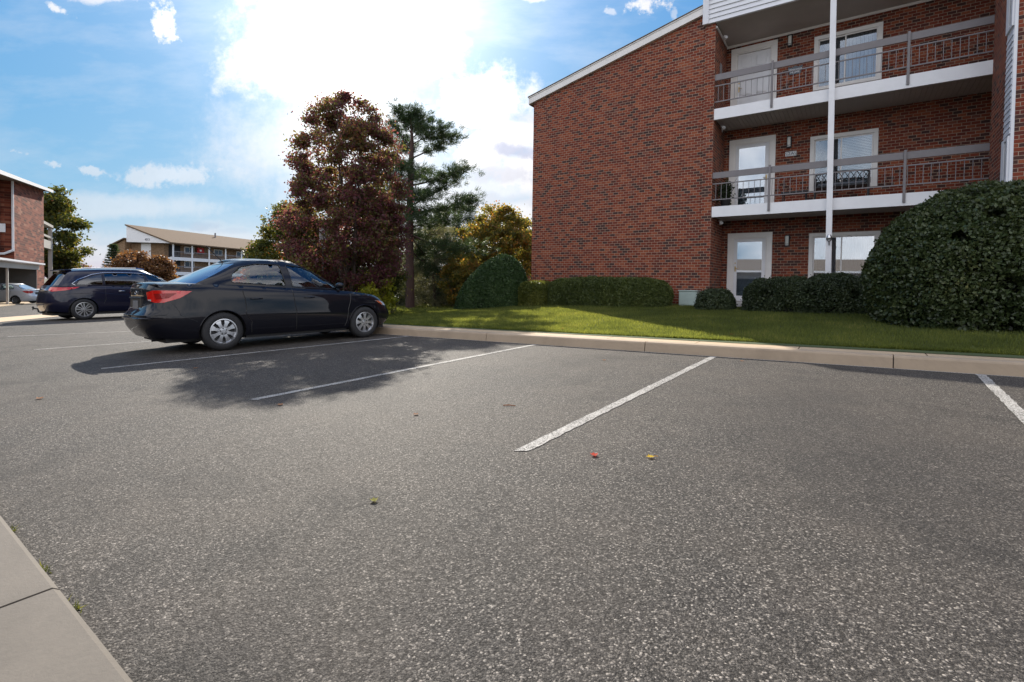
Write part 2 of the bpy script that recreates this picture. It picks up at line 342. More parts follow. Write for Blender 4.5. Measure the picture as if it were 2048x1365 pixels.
# clouds are fixed in world directions; (U,V) are gnomonic coordinates about the parking-lot view direction
U=t.m('DIVIDE',dx,dz); V=t.m('DIVIDE',dy,dz); front=t.m('GREATER_THAN',dot(FW),.05)
uv=t.comb(U,V,0)
fb=t.noise(uv,3.2,9,.62); fb2=t.noise(uv,9.,8,.68); fb3=t.noise(uv,34.,5,.65); fbs=t.noise(t.comb(U,t.m('MULTIPLY',V,3.)),4.,7,.6)
def blob(px,py,rx,ry,s,rot=0,nz=.9):
    cu=(px-PPX)/F; cv=-(py-PPY)/F; a=t.m('SUBTRACT',U,cu); b=t.m('SUBTRACT',V,cv)
    if rot:
        c,sn=math.cos(rot),math.sin(rot)
        a,b=t.m('ADD',t.m('MULTIPLY',a,c),t.m('MULTIPLY',b,sn)),t.m('SUBTRACT',t.m('MULTIPLY',b,c),t.m('MULTIPLY',a,sn))
    a=t.m('DIVIDE',a,rx/F); b=t.m('DIVIDE',b,ry/F)
    d=t.m('SQRT',t.m('ADD',t.m('MULTIPLY',a,a),t.m('MULTIPLY',b,b)))
    sm=min(1.,60./max(rx,ry))
    d=t.m('ADD',d,t.m('MULTIPLY',t.m('SUBTRACT',fb2,.5),nz*(1.6+2.2*sm))); d=t.m('ADD',d,t.m('MULTIPLY',t.m('SUBTRACT',fb,.5),nz*2.6*(1-sm))); d=t.m('ADD',d,t.m('MULTIPLY',t.m('SUBTRACT',fb3,.5),nz*2.2*sm))
    n=t.new('ShaderNodeMapRange',interpolation_type='SMOOTHSTEP'); t.put(n.inputs[0],d); n.inputs[1].default_value=1.38; n.inputs[2].default_value=.38; n.inputs[3].default_value=0; n.inputs[4].default_value=s
    return n.outputs[0]
blobs=[(665,100,200,140,1.,.1,.8),(560,110,130,70,.9,.3,.9),(968,205,105,62,1.,.1,.9),(1010,285,150,48,1.,.35,.8),(1100,330,160,80,1.,.2,.8),(990,380,120,60,.75,.1,.8),
 (326,48,22,36,.9,.5,1.6),(110,16,24,8,.8,-.4,1.5),(200,-6,80,12,.7,0,.9),(1285,6,38,20,.9,0,1.6),(1225,24,10,6,.5,0,1.8),(1350,30,6,12,.4,0,1.8),(1070,-4,30,8,.5,0,1.),
 (335,352,85,20,.55,.06,1.5),(105,327,22,7,.5,-.15,1.9),(182,341,20,7,.5,-.15,1.9),(38,305,16,4,.4,-.2,1.9),
 (250,415,260,26,.45,0,.9),(420,490,260,50,.5,0,.8),(150,505,120,22,.55,0,.8),(40,480,120,25,.4,0,.8),(860,440,300,110,.8,0,.6),(1040,440,120,60,.9,0,.6),(700,300,260,140,.75,0,.6)]
dens=None
for b_ in blobs:
    v=blob(*b_); dens=v if dens is None else t.m('MAXIMUM',dens,v)
cirrus=t.m('MULTIPLY',t.ramp(fbs,[(.45,0.),(.8,1.)]),.28)
dens=t.m('MAXIMUM',dens,cirrus); dens=t.m('MULTIPLY',dens,front)
shade=None
for b_ in [(940,203,42,20,.95,0,.9),(1035,303,70,14,1.,-.12,.9),(385,452,50,8,.7,-.05,.9),(470,462,40,6,.4,0,.9),(100,515,90,6,.35,0,.9),(1010,350,60,16,.5,0,1.),(1050,240,40,12,.5,-.2,1.2),(880,250,40,14,.3,0,1.2),(1000,400,80,14,.35,0,1.2)]:
    v=blob(*b_); shade=v if shade is None else t.m('MAXIMUM',shade,v)
shade=t.m('MULTIPLY',shade,front)
gp=t.noise(dirv,2.2,7,.6); back=t.m('MULTIPLY',t.ramp(gp,[(.36,0.),(.56,.95)]),t.m('SUBTRACT',1.,front)); dens=t.m('ADD',dens,back)  # unseen bright clouds behind the camera, added as fill for the shaded fronts
cosun=t.new('ShaderNodeVectorMath',operation='DOT_PRODUCT'); t.put(cosun.inputs[0],dirv); cosun.inputs[1].default_value=sdir[:]; cs=t.m('MAXIMUM',cosun.outputs['Value'],0.)
near=t.m('POWER',cs,8.); near2=t.m('POWER',cs,60.)
tex=t.m('MULTIPLY',t.m('SUBTRACT',fb2,.5),1.6)
cb=t.m('ADD',t.m('ADD',t.m('ADD',3.1,tex),t.m('MULTIPLY',near,1.3)),t.m('MULTIPLY',near2,7.))
cb=t.m('ADD',cb,t.m('MULTIPLY',t.m('SUBTRACT',1.,front),BACK_FILL))
def scale(c,f):
    n=t.new('ShaderNodeVectorMath',operation='SCALE'); t.put(n.inputs[0],c); t.put(n.inputs['Scale'],f); return n.outputs[0]
cc=t.mix(t.m('MULTIPLY',shade,.75),(1.,.985,1.),(.42,.47,.68))
cloudc=scale(cc,cb)
sc_=t.new('ShaderNodeSeparateColor'); t.put(sc_.inputs[0],sky.outputs[0])
skyc=t.comb(t.m('MULTIPLY',t.m('POWER',sc_.outputs[0],1.2),.125),t.m('MULTIPLY',t.m('POWER',sc_.outputs[1],.55),.66),t.m('MULTIPLY',t.m('POWER',sc_.outputs[2],.16),2.1))
fin=t.mix(t.m('MINIMUM',dens,1.),skyc,cloudc)
# thin glare veil of high cloud in front of the sun
fin2=t.new('ShaderNodeVectorMath',operation='ADD'); t.put(fin2.inputs[0],fin); t.put(fin2.inputs[1],scale((1.,.97,.93),t.m('ADD',t.m('MULTIPLY',t.m('POWER',cs,45.),4.2),t.m('ADD',t.m('MULTIPLY',t.m('POWER',cs,10.),.75),t.m('MULTIPLY',t.m('POWER',cs,3.),.22)))))
t.put(bg.inputs['Color'],fin2.outputs[0]); t.l.new(bg.outputs[0],out.inputs[0])
SC.view_settings.view_transform='Standard'; SC.view_settings.look='None'; SC.view_settings.gamma=1; SC.view_settings.exposure=EXPO
# ------------------------------------------------------------------ ground
def sheet(name,xs,ys,fn,m,inside=None,kind='structure',label=None):
    mb=MB(); idx={}
    for j,y in enumerate(ys):
        for i,x in enumerate(xs): mb.v.append((x,y,fn(x,y)))
    n=len(xs)
    for j in range(len(ys)-1):
        for i in range(n-1):
            cx=(xs[i]+xs[i+1])/2; cy=(ys[j]+ys[j+1])/2
            if inside is None or inside(cx,cy): mb.f.append((j*n+i,j*n+i+1,(j+1)*n+i+1,(j+1)*n+i)); mb.mi.append(0)
    o=mb.build(name,m); tag(o,kind=kind,label=label); return o
far=[-900,-400,-200,-95,-60,-40,-20,0,14,40,100,300,900]; fary=[-900,-300,-100,-25,0,15,30,60,120,300,1200]
sheet('ground',far,fary,lambda x,y:gz(x,y)-.03-(.4 if (x>-12 and 8<y) else 0),M['earth'])
xs=[-95]+[x*1. for x in range(-90,15,3)]; ys=[-22,-16,-10,-5,-2,0.42,2,4,6,7.35]
# asphalt: from the near kerb to the far kerb, and the wide aisle to the left
sheet('parking_lot',xs+[14],[-22,-12,-6,-1,3,6,9,12,16,20,26,30],lambda x,y:gz(x,y),M['asphalt'],lambda x,y: (y<7.6 or x<-16))
# the lot continues under the near kerb so no gap shows
# kerb + walk along the building side
def strip_y(name,x0,x1,dy0,dy1,h0,h1,m,step=1.0,skirt=.3):
    mb=MB(); n=max(1,int(round((x1-x0)/step)))
    for i in range(n):
        a=x0+(x1-x0)*i/n; b=x0+(x1-x0)*(i+1)/n
        A=[(x,KY(x)+d,gz(x,7.5)+h) for x in (a,b) for d,h in ((dy0,-skirt),(dy0,h0),(dy1,h1),(dy1,-skirt))]
        mb.add(A,[(0,4,5,1),(1,5,6,2),(2,6,7,3)])
        if i==0: mb.add(A[:4],[(0,1,2,3)])
        if i==n-1: mb.add(A[4:],[(3,2,1,0)])
    return mb
kj=[-14.9,-11.81,-8.76,-5.71,-2.66,.39,3.44,6.5,9.5]
mb=MB()
for a,b in zip(kj[:-1],kj[1:]):
    a+=.006;b-=.006; n=6
    for i in range(n):
        p=a+(b-a)*i/n;q=a+(b-a)*(i+1)/n
        prof=[(-.02,-.2),(0,.0),(.02,.125),(.032,.145),(.05,.152),(.165,.155),(.165,-.2)]
        A=[(x,KY(x)+d,gz(x,7.5)+h) for x in (p,q) for d,h in prof]; k=len(prof)
        mb.add(A,[(j,j+k,j+k+1,j+1) for j in range(k-1)])
        if i==0: mb.add(A[:k],[tuple(range(k))])
        if i==n-1: mb.add(A[k:],[tuple(range(k-1,-1,-1))])
tag(mb.build('kerb',M['kerb']),kind='structure')
mb=MB(); x=-14.9; js=[-14.9,-13.3,-11.9,-10.4,-8.9,-7.45,-6.1,-4.75,-3.35,-1.95,-.62,.72,2.05,3.4,4.8,6.2,7.6,9.5]
for a,b in zip(js[:-1],js[1:]):
    a+=.006;b-=.006
    A=[(x,KY(x)+d,gz(x,7.5)+h) for x in (a,b) for d,h in ((.17,-.2),(.17,.155),(.72+.35*max(0,(-8.5-x)/3) if x<-8.5 else .72,.165),(.72+.35*max(0,(-8.5-x)/3) if x<-8.5 else .72,-.2))]
    mb.add(A,[(0,4,5,1),(1,5,6,2),(2,6,7,3),(0,1,2,3),(7,6,5,4)])
tag(mb.build('pavement',M['conc']),kind='structure')
mb=strip_y('j',-14.8,9.4,.035,.70,.12,.13,M['joint'],skirt=.1); tag(mb.build('kerb_joint_filler',M['joint']),kind='structure')
# lawn
lx=[-60,-50,-40,-30,-24,-20,-17,-15]+[-14+.5*i for i in range(47)]; ly=[8.14+.5*i for i in range(15)]+[16,18,22,28,40]
def lawn_fn(x,y): return LZ(x,y)
sheet('lawn',lx,[7.9]+ly,lawn_fn,M['lawn'],lambda x,y: (x>-14.9 or y>9.5+(-14.9-x)*.75) and y>KY(x)+.45)
# near kerb where the photographer stands (raised slab with joints)
mb=MB(); ej=[-9.0,-7.1,-5.4,-3.75,-2.07,-.45,1.2,2.9,4.6]
EY=.50
def EYF(x): return .500-.02*(x+3.2)
for a,b in zip(ej[:-1],ej[1:]):
    a+=.006;b-=.006
    prof=[(0,-.2),(-.004,.058),(-.02,.07),(-.6,.072),(-2.2,.075),(-2.2,-.2)]
    A=[(x,EYF(x)+d,gz(x,0)+h) for x in (a,b) for d,h in prof]; k=len(prof)
    mb.add(A,[(j+1,j+k+1,j+k,j) for j in range(k-1)]); mb.add(A[:k],[tuple(range(k-1,-1,-1))]); mb.add(A[k:],[tuple(range(k))])
tag(mb.build('near_kerb',M['slab']),kind='structure')
# parking lines: (far x, far y, near x, near y) on the asphalt
def pline(xf,yf,xn,yn,wd=.088):
    mb=MB(); d=Vector((xf-xn,yf-yn,0)).normalized(); s=Vector((-d.y,d.x,0))*wd/2; n=70; rj=random.Random(int(xf*100)); 
    for i in range(n+1):
        for sg in (-1,1):
            jj=sg*(1+rj.uniform(-.16,.10)); x=xn+(xf-xn)*i/n+s.x*jj+(rj.uniform(-.01,.01) if i in (0,n) else 0); y=yn+(yf-yn)*i/n+s.y*jj+(rj.uniform(-.03,.03) if i in (0,n) else 0); mb.v.append((x,y,gz(x,y)+.004))
    for i in range(n): mb.f.append((2*i,2*i+1,2*i+3,2*i+2)); mb.mi.append(0)
    return tag(mb.build('parking_line',M['line']),kind='structure')
pline(1.16,7.50,.95,2.5); pline(-1.64,7.44,-1.67,2.53); pline(-4.60,7.40,-4.50,2.38); pline(-7.69,7.36,-7.97,2.26)
pline(-10.9,7.3,-11.58,2.36); pline(-13.6,7.2,-15.45,2.7); pline(3.9,7.52,3.7,2.5)
# thin light gutter line at the foot of the kerb
mb=MB(); n=24
for i in range(n+1):
    x=-11.8+i; 
    for d in (-.062,-.022): mb.v.append((x,KY(x)+d,gz(x,7.5)+.004))
for i in range(n): mb.f.append((2*i,2*i+2,2*i+3,2*i+1)); mb.mi.append(0)
tag(mb.build('gutter_line',M['line']),kind='structure')
# concrete swale beyond the minivan
mb=MB(); P=[(-19.5,1.2),(-22.9,3.75),(-26.6,6.5),(-30.5,9.3),(-33,9.0),(-29.6,6.9),(-27.0,4.6),(-22.5,1.0)]
mb.add([(x,y,gz(x,y)+.006) for x,y in P],[(0,1,6,7),(1,2,5,6),(2,3,4,5)]); tag(mb.build('concrete_swale',M['conc']),kind='structure')
# ------------------------------------------------------------------ main apartment building
YF=15.17; YB=16.62; XL=-9.66; XR=2.90; PB=.40
bld=thing('apartment_building','three-storey red brick apartment building with white balconies and a sloping roof, right of the lawn','building',(-3.6,YF,.3))
def W(mb,name,mats,parent=bld,**k):
    T=parent.matrix_world if False else None
    L=Vector(parent.location); q=parent
    while q.parent: q=q.parent; L=L+Vector(q.location)
    mb.v=[(a-L.x,b-L.y,c-L.z) for a,b,c in mb.v]
    return mb.build(name,mats,parent,**k)
RS=.241
def rz(x): return 7.46+RS*(x-XL)
mb=MB()
def quad(mb,*p): mb.add(p,[tuple(range(len(p)))])
quad(mb,(XL,YF,-.6),(-3.75,YF,-.6),(-3.75,YF,rz(-3.75)),(XL,YF,rz(XL)))
quad(mb,(XL,YF+13,-.6),(XL,YF,-.6),(XL,YF,rz(XL)),(XL,YF+13,rz(XL)))
# pilaster
PX0,PX1=-3.78,-3.5; PY=YF-.05
mb.box(PX0,PX1,PY,YF+.2,-.6,8.56)
# recess: left wall, back wall with openings, right wall
quad(mb,(PX1,YF+.2,-.6),(PX1,YB,-.6),(PX1,YB,8.56),(PX1,YF+.2,8.56))
doors=[(.58,2.65),(3.31,5.52),(6.10,8.31)]
DX0,DX1=-3.33,-2.09
wins=[(-1.15,.50,.72,2.56),(-1.19,.385,3.76,5.31),(-1.16,.41,6.60,8.12)]
holes=[(DX0+.1,DX1-.1,a,b-.1) for a,b in doors]+[(a+.05,b-.05,c+.05,d-.05) for a,b,c,d in wins]
def wall_holes(mb,x0,x1,z0,z1,y,holes,dep=.18):
    X=sorted({x0,x1,*[h[0] for h in holes],*[h[1] for h in holes]}); Z=sorted({z0,z1,*[h[2] for h in holes],*[h[3] for h in holes]})
    for i in range(len(X)-1):
        for j in range(len(Z)-1):
            cx=(X[i]+X[i+1])/2; cz=(Z[j]+Z[j+1])/2
            if any(h[0]<cx<h[1] and h[2]<cz<h[3] for h in holes): continue
            quad(mb,(X[i],y,Z[j]),(X[i+1],y,Z[j]),(X[i+1],y,Z[j+1]),(X[i],y,Z[j+1]))
    for a,b,c,d in holes:
        quad(mb,(a,y,c),(a,y,d),(a,y+dep,d),(a,y+dep,c)); quad(mb,(b,y,c),(b,y+dep,c),(b,y+dep,d),(b,y,d))
        quad(mb,(a,y,d),(b,y,d),(b,y+dep,d),(a,y+dep,d)); quad(mb,(a,y,c),(a,y+dep,c),(b,y+dep,c),(b,y,c))
wall_holes(mb,PX1,XR,-.6,8.56,YB,holes)
quad(mb,(XR,YB,-.6),(XR,YF,-.6),(XR,YF,8.9),(XR,YB,8.9))
# right projecting wing
quad(mb,(XR,YF,-.6),(2.36,YF,-.6),(2.36,YF,9.6),(XR,YF,9.6))
quad(mb,(2.36,YF,-.6),(2.36,13.96,-.6),(2.36,13.96,9.9),(2.36,YF,9.9))
quad(mb,(2.36,13.96,-.6),(2.42,13.96,-.6),(2.42,13.96,9.9),(2.36,13.96,9.9))
WY0,WY1=13.40,13.93
quad(mb,(2.42,WY0,-.6),(9.,WY0,-.6),(9.,WY0,9.9),(2.42,WY0,9.9))
quad(mb,(9.,WY0,-.6),(9.,YF+13,-.6),(9.,YF+13,9.9),(9.,WY0,9.9))
quad(mb,(9.,YF+13,-.6),(XL,YF+13,-.6),(XL,YF+13,7.4),(9.,YF+13,9.5))
W(mb,'wall',M['brick'])
# room behind
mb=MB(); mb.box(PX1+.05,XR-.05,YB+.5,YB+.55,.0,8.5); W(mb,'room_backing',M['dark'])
# white strip facing left with slim windows and clapboards
mb=MB(); mb.box(2.37,2.47,WY0+.002,13.958,.2,9.9); st=W(mb,'siding_strip',M['siding'])
mb=MB()
z=4.05
while z<6.05:
    mb.add([(2.37,WY0+.03,z),(2.352,WY0+.03,z),(2.366,WY0+.03,z+.115),(2.37,WY0+.03,z+.115),(2.37,13.93,z),(2.352,13.93,z),(2.366,13.93,z+.115),(2.37,13.93,z+.115)],[(0,1,2,3),(7,6,5,4),(1,5,6,2),(0,4,5,1)]); z+=.118
W(mb,'clapboards',M['siding'],st)
for z0,z1 in ((1.9,4.0),(6.12,8.3)):
    mb=MB(); mb.box(2.335,2.37,WY0+.03,13.93,z1-.06,z1); mb.box(2.335,2.37,WY0+.03,13.93,z0,z0+.06); mb.box(2.335,2.37,WY0+.03,WY0+.15,z0+.06,z1-.06); mb.box(2.335,2.37,13.72,13.93,z0+.06,z1-.06)
    wn=W(mb,'window',M['white']); mb=MB(); mb.box(2.352,2.369,WY0+.15,13.72,z0+.06,z1-.06); p=W(mb,'pane',mat('slim_pane',(.03,.035,.04),.05),wn)
# balconies
for i,(zt,zb) in enumerate(((3.30,3.0),(6.10,5.79))):
    mb=MB(); mb.box(PX1+.003,2.357,YF-.03,YF+.03,zb,zt); fs=W(mb,'fascia_board',M['white'])
    mb=MB(); mb.box(PX1+.003,XR-.003,YF+.033,YB-.003,zb+.06,zt-.01)
    for k in range(60):
        x=PX1+.02+k*.106
        if x+.09<XR: mb.box(x,x+.098,YF+.034,YB-.004,zb+.045,zb+.058)
    W(mb,'balcony_slab',M['soffit'])
    # railing
    ft=zt; mb=MB()
    mb.box(PX1+.003,2.355,YF-.02,YF+.02,ft+.81,ft+.98)
    for zz in (.655,.20): mb.box(PX1+.003,2.355,YF-.014,YF+.014,ft+zz-.014,ft+zz+.014)
    k=0; x=PX1+.10
    while x<2.33:
        if min(abs(x+2.015),abs(x-.88))>.05: mb.box(x-.0065,x+.0065,YF-.0065,YF+.0065,ft+.214,ft+.641)
        x+=.1445
    rl=W(mb,'railing',M['rail'])
    for px_ in (-2.015,.88):
        mb=MB(); mb.box(px_-.028,px_+.028,YF-.062,YF-.031,zb+.07,ft+1.02,c=.004); mb.tube([(px_,YF-.064,zb+.12),(px_,YF-.070,zb+.12)],.010,6); W(mb,'railing_post',M['rail'],rl)
# top soffit, front siding panel, ceiling trim
sfz=8.54
mb=MB(); mb.add([(PX0-.06,YF-.05,sfz),(2.36,YF-.05,sfz),(XR,YF+.1,sfz),(XR,YB,8.44),(PX1,YB,8.44),(PX1,YF,sfz),(PX0-.06,YF,sfz)],[(0,1,2,3,4,5,6)][::1]); W(mb,'balcony_ceiling',M['soffit'])
mb=MB(); mb.box(PX1+.004,XR-.01,YB-.03,YB-.003,8.37,8.438); mb.box(PX1+.003,PX1+.03,YF+.0,YB-.03,8.41,8.48); W(mb,'ceiling_trim',M['cream'])
mb=MB(); ytop=11.6
mb.box(PX0-.06,PX0+.10,YF-.16,YF-.052,sfz-.005,ytop); mb.box(PX0+.102,2.355,YF-.09,YF-.052,sfz-.003,ytop)
mb.box(PX0-.06,PX0-.0,YF-.05,YF+6,9.3,ytop)
z=sfz+.002
while z<ytop-.15:
    mb.add([(PX0+.10,YF-.09,z),(PX0+.10,YF-.125,z),(PX0+.10,YF-.098,z+.13),(PX0+.10,YF-.09,z+.13),(2.35,YF-.09,z),(2.35,YF-.125,z),(2.35,YF-.098,z+.13),(2.35,YF-.09,z+.13)],[(0,1,2,3),(7,6,5,4),(1,5,6,2),(0,4,5,1)]); z+=.134
W(mb,'siding_panel',M['siding'])
# rake board + roof
mb=MB(); x0,x1=XL-.16,PX0-.062
def rk(x): return rz(x)
for (ya,yb,za,zb_) in ((YF-.10,YF-.06,-.0,.20),(YF-.12,YF-.06,.20,.235)):
    mb.add([(x,y,rk(x)+z) for x in (x0,x1) for y in (ya,yb) for z in (za,zb_)],[(0,1,3,2),(4,6,7,5),(0,4,5,1),(2,3,7,6),(1,5,7,3),(0,2,6,4)])
mb.add([(x,y,rk(x)+.0) for x in (x0,x1) for y in (YF-.06,YF+.0)],[(0,2,3,1)])
W(mb,'rake_board',M['cream'])
mb=MB(); 
mb.add([(x,y,rk(x)+z) for x in (x0-.02,x1) for y in (YF-.14,YF+13.3) for z in (.237,.262)],[(0,1,3,2),(4,6,7,5),(0,4,5,1),(2,3,7,6),(1,5,7,3),(0,2,6,4)])
mb.box(x0,XL-.001,YF-.06,YF+13,rk(x0)-.02,rk(x0)+.235)
mb.add([(PX0-.06,YF-.13,ytop),(2.35,YF-.13,ytop),(2.35,YF+13,ytop-.4),(PX0-.06,YF+13,ytop-.4)],[(0,1,2,3)])
mb.add([(2.3,WY0-.2,9.9),(9.3,WY0-.2,9.9),(9.3,YF+13.2,9.9),(2.3,YF+13.2,9.9)],[(0,1,2,3)])
W(mb,'roof',M['shingle'])
# doors
def door(x0,x1,z0,z1,style,lab):
    y=YB; fw=.15
    mb=MB(); mb.box(x0,x0+fw,y-.035,y+.06,z0,z1-fw,c=.004); mb.box(x1-fw,x1,y-.035,y+.06,z0,z1-fw,c=.004); mb.box(x0,x1,y-.038,y+.06,z1-fw,z1,c=.004)
    mb.box(x0+fw,x0+fw+.03,y-.01,y+.06,z0,z1-fw-.03); mb.box(x1-fw-.03,x1-fw,y-.01,y+.06,z0,z1-fw-.03); mb.box(x0+fw,x1-fw,y-.01,y+.06,z1-fw-.03,z1-fw)
    d=W(mb,'door',M['cream']); tag(d,lab)
    a,b,c,e=x0+fw+.035,x1-fw-.035,z0+.03,z1-fw-.035; yl=y+.045
    mb=MB(); mb.box(a,b,yl,yl+.04,c,e)
    wd=(b-a); pz=[(c+.14,c+.62),(c+.74,c+1.22),(e-.46,e-.12)]
    for k in range(2):
        px0=a+.10+k*(wd/2-.03); px1=px0+wd/2-.17
        for q0,q1 in pz:
            k1,k2=(.009,.016) if style else (.022,.034); mb.box(px0,px1,yl-k1,yl+.0,q0,q1,c=.004); mb.box(px0+.035,px1-.035,yl-k2,yl-k1-.0001,q0+.035,q1-.035)
    W(mb,'door_leaf',M['white'],d)
    if style:
        mb=MB(); ys=y+.004; s=.09
        mb.box(a,a+s,ys,ys+.022,c,e); mb.box(b-s,b,ys,ys+.022,c,e); mb.box(a+s,b-s,ys,ys+.022,e-s,e); mb.box(a+s,b-s,ys,ys+.022,c,c+s*1.3)
        sd=W(mb,'storm_door_frame',M['white'],d)
        mb=MB(); mb.box(a+s,b-s,ys+.008,ys+.014,c+s*1.3,e-s); W(mb,'storm_door_glass',M['glass_storm'],d)
    hx=a+.045 if style!=2 else b-.045
    mb=MB(); hy=y-.01 if style else yl-.02; mb.box(hx-.015,hx+.015,hy-.004,hy+.015,c+.86,c+1.02,c=.003); mb.tube([(hx,hy,c+.95),(hx,hy-.04,c+.95),(hx+(.09 if style!=2 else -.09),hy-.045,c+.95)],.009,8)
    W(mb,'handle',M['brass'],d); mb=MB(); mb.tube([(hx,hy+.006,c+1.12),(hx,hy-.02,c+1.12)],.018,10); W(mb,'door_lock',M['brass'],d)
    mb=MB(); mb.box(a,b,y-.03,y+.05,z0,z0+.028); W(mb,'threshold',M['white'],d)
    return d
door(DX0,DX1,*doors[0],1,'white ground-floor storm door with a brass handle')
door(DX0-.02,DX1+.02,*doors[1],2,'white second-floor storm door with the handle on the right')
door(DX0-.03,DX1,*doors[2],0,'white panelled third-floor door without storm door')
# windows
def window(x0,x1,z0,z1,style,lab):
    y=YB; f=.10
    mb=MB(); mb.box(x0,x0+f,y-.03,y+.05,z0+f*.8,z1-f,c=.004); mb.box(x1-f,x1,y-.03,y+.05,z0+f*.8,z1-f,c=.004); mb.box(x0,x1,y-.033,y+.05,z1-f,z1,c=.004); mb.box(x0-.0,x1+.0,y-.045,y+.05,z0,z0+f*.8,c=.004)
    for k in (.022,.05): mb.box(x0+k,x0+k+.006,y-.038,y-.03,z0+.1,z1-.1); mb.box(x1-k-.006,x1-k,y-.038,y-.03,z0+.1,z1-.1)
    wn=W(mb,'window',M['cream']); tag(wn,lab)
    a,b,c,e=x0+f,x1-f,z0+f*.8,z1-f; mid=x0+(x1-x0)*.475
    mb=MB()
    for (p,q,yy) in ((a,mid+.02,.030),(mid-.02,b,.012)):
        s=.035
        mb.box(p,p+s,y+yy,y+yy+.016,c,e); mb.box(q-s,q,y+yy,y+yy+.016,c,e); mb.box(p+s,q-s,y+yy,y+yy+.016,c,c+s); mb.box(p+s,q-s,y+yy,y+yy+.016,e-s,e)
    W(mb,'sash',M['cream'],wn)
    mb=MB(); mb.box(a+.035,mid-.015,y+.036,y+.040,c+.035,e-.035); mb.box(mid+.015,b-.035,y+.018,y+.022,c+.035,e-.035); W(mb,'pane',M['glass'] if style!='plain' else M['glass_storm'],wn)
    if style!='plain' or 1:
        mb=MB(); mb.box(a+.03,mid-.0,y+.050,y+.052,c+.03,e-.03); 
        W(mb,'insect_screen',M['screen'],wn)
    mb=MB()
    if style=='vert':
        x=a+.02
        while x<b-.05:
            mb.add([(x,y+.16,c),(x+.078,y+.20,c),(x+.078,y+.20,e),(x,y+.16,e)],[(0,1,2,3)]); x+=.088
        W(mb,'blind',M['blindv'],wn)
    elif style=='horiz':
        z=c+.02
        while z<e-.03:
            mb.add([(a,y+.13,z),(b,y+.13,z),(b,y+.165,z+.036),(a,y+.165,z+.036)],[(0,1,2,3)]); z+=.043
        W(mb,'blind',M['blind'],wn)
    else:
        x=a
        pts=[]; n=90
        for i in range(n+1): 
            xx=a+(b-a)*i/n; pts.append((xx,y+.2+.02*math.sin(i*1.1)))
        for (p,q) in zip(pts[:-1],pts[1:]): mb.add([(p[0],p[1],c),(q[0],q[1],c),(q[0],q[1],e),(p[0],p[1],e)],[(0,1,2,3)])
        W(mb,'curtain',M['curtain'],wn,smooth=True)
M['screen']=glass_mat('insect_screen',(.45,.46,.47),.5,.02)
M['curtain']=mat('pale_curtain',(.33,.33,.33),.8)
window(*wins[0],'plain','wide ground-floor window with pale curtains behind')
window(*wins[1],'horiz','second-floor window with horizontal blinds')
window(*wins[2],'vert','third-floor window with vertical blinds')
# wall lamps
for x,zc in ((-1.70,2.37),(-1.72,5.24),(-1.77,8.17)):
    mb=MB(); mb.box(x-.065,x+.065,YB-.02,YB,zc-.17,zc+.17,c=.006); mb.box(x-.055,x+.055,YB-.10,YB-.02,zc+.14,zc+.165); mb.box(x-.055,x+.055,YB-.10,YB-.02,zc-.165,zc-.14)
    for sx in (-.055,.045): mb.box(x+sx,x+sx+.010,YB-.10,YB-.09,zc-.14,zc+.14)
    mb.box(x-.055,x+.055,YB-.102,YB-.092,zc-.105,zc-.095)
    lp=W(mb,'wall_lamp',M['black']); mb=MB(); mb.box(x-.044,x+.044,YB-.088,YB-.021,zc-.139,zc+.139,c=.008); W(mb,'lamp_shade',M['lampglass'],lp)
# floodlights in the ceiling corners
for zc in (2.96,5.75,8.38):
    mb=MB(); x=PX1+.12;y=YF+.55; mb.lathe([(0,0),(.05,0),(.05,-.02),(0,-.02)],12,Matrix.Translation((x,y,zc))); mb.tube([(x,y,zc-.02),(x,y-.03,zc-.10)],.012,6)
    mb.lathe([(0,0),(.03,0),(.055,.10),(.05,.10),(0,.08)],14,Matrix.Translation((x+.01,y-.03,zc-.11))@Matrix.Rotation(rad(65),4,'X')@Matrix.Rotation(rad(30),4,'Y'))
    mb.tube([(x,y+.1,zc),(x-.05,y+.2,zc-.12),(x-.08,y+.3,zc-.02)],.006,5)
    W(mb,'floodlight',M['white'],smooth=False)
# tall white pole
mb=MB(); mb.add([(-.655,YF-.13,.2),(-.525,YF-.13,.2),(-.525,YF-.035,.2),(-.655,YF-.035,.2),(-.735,YF-.13,9.3),(-.605,YF-.13,9.3),(-.605,YF-.035,9.3),(-.735,YF-.035,9.3)],[(0,1,5,4),(1,2,6,5),(2,3,7,6),(3,0,4,7)])
po=W(mb,'support_post',M['white'])
# patio slab and step
mb=MB(); mb.box(PX1+.005,XR-.01,YF-.02,YB-.003,-.3,.565,c=.012); mb.box(-3.3,-2.0,YF-.62,YF-.03,-.3,.475,c=.012)
W(mb,'patio_slab',M['paver'])
mb=MB(); mb.box(DX0-.05,DX1+.05,YB-.06,YB-.004,.568,.60); W(mb,'door_sill',M['white'])
# lattice metal ornament on the pole (hanging light with shade)
ol=thing('porch_ornament','small white and dark metal ornament hanging on the white pole','ornament',(-.60,YF-.14,2.28))
mb=MB(); mb.lathe([(0,.10),(.03,.09),(.05,.05),(.065,0),(.055,-.03),(.0,-.05)],12); mb.build('cap',M['metal'],ol,smooth=True)
mb=MB(); mb.tube([(-.06,0,.0),(-.045,-.02,-.06),(0,-.02,-.09),(.045,-.02,-.06),(.06,0,0)],.010,6); mb.tube([(0,-.02,-.09),(.005,-.02,-.19)],.014,6); mb.build('hook',M['black'],ol)
# meter plate on recess wall
mb=MB(); mb.box(PX1,PX1+.03,YF+.55,YF+.75,7.25,7.62,c=.005); W(mb,'wall_plate',M['rail'])
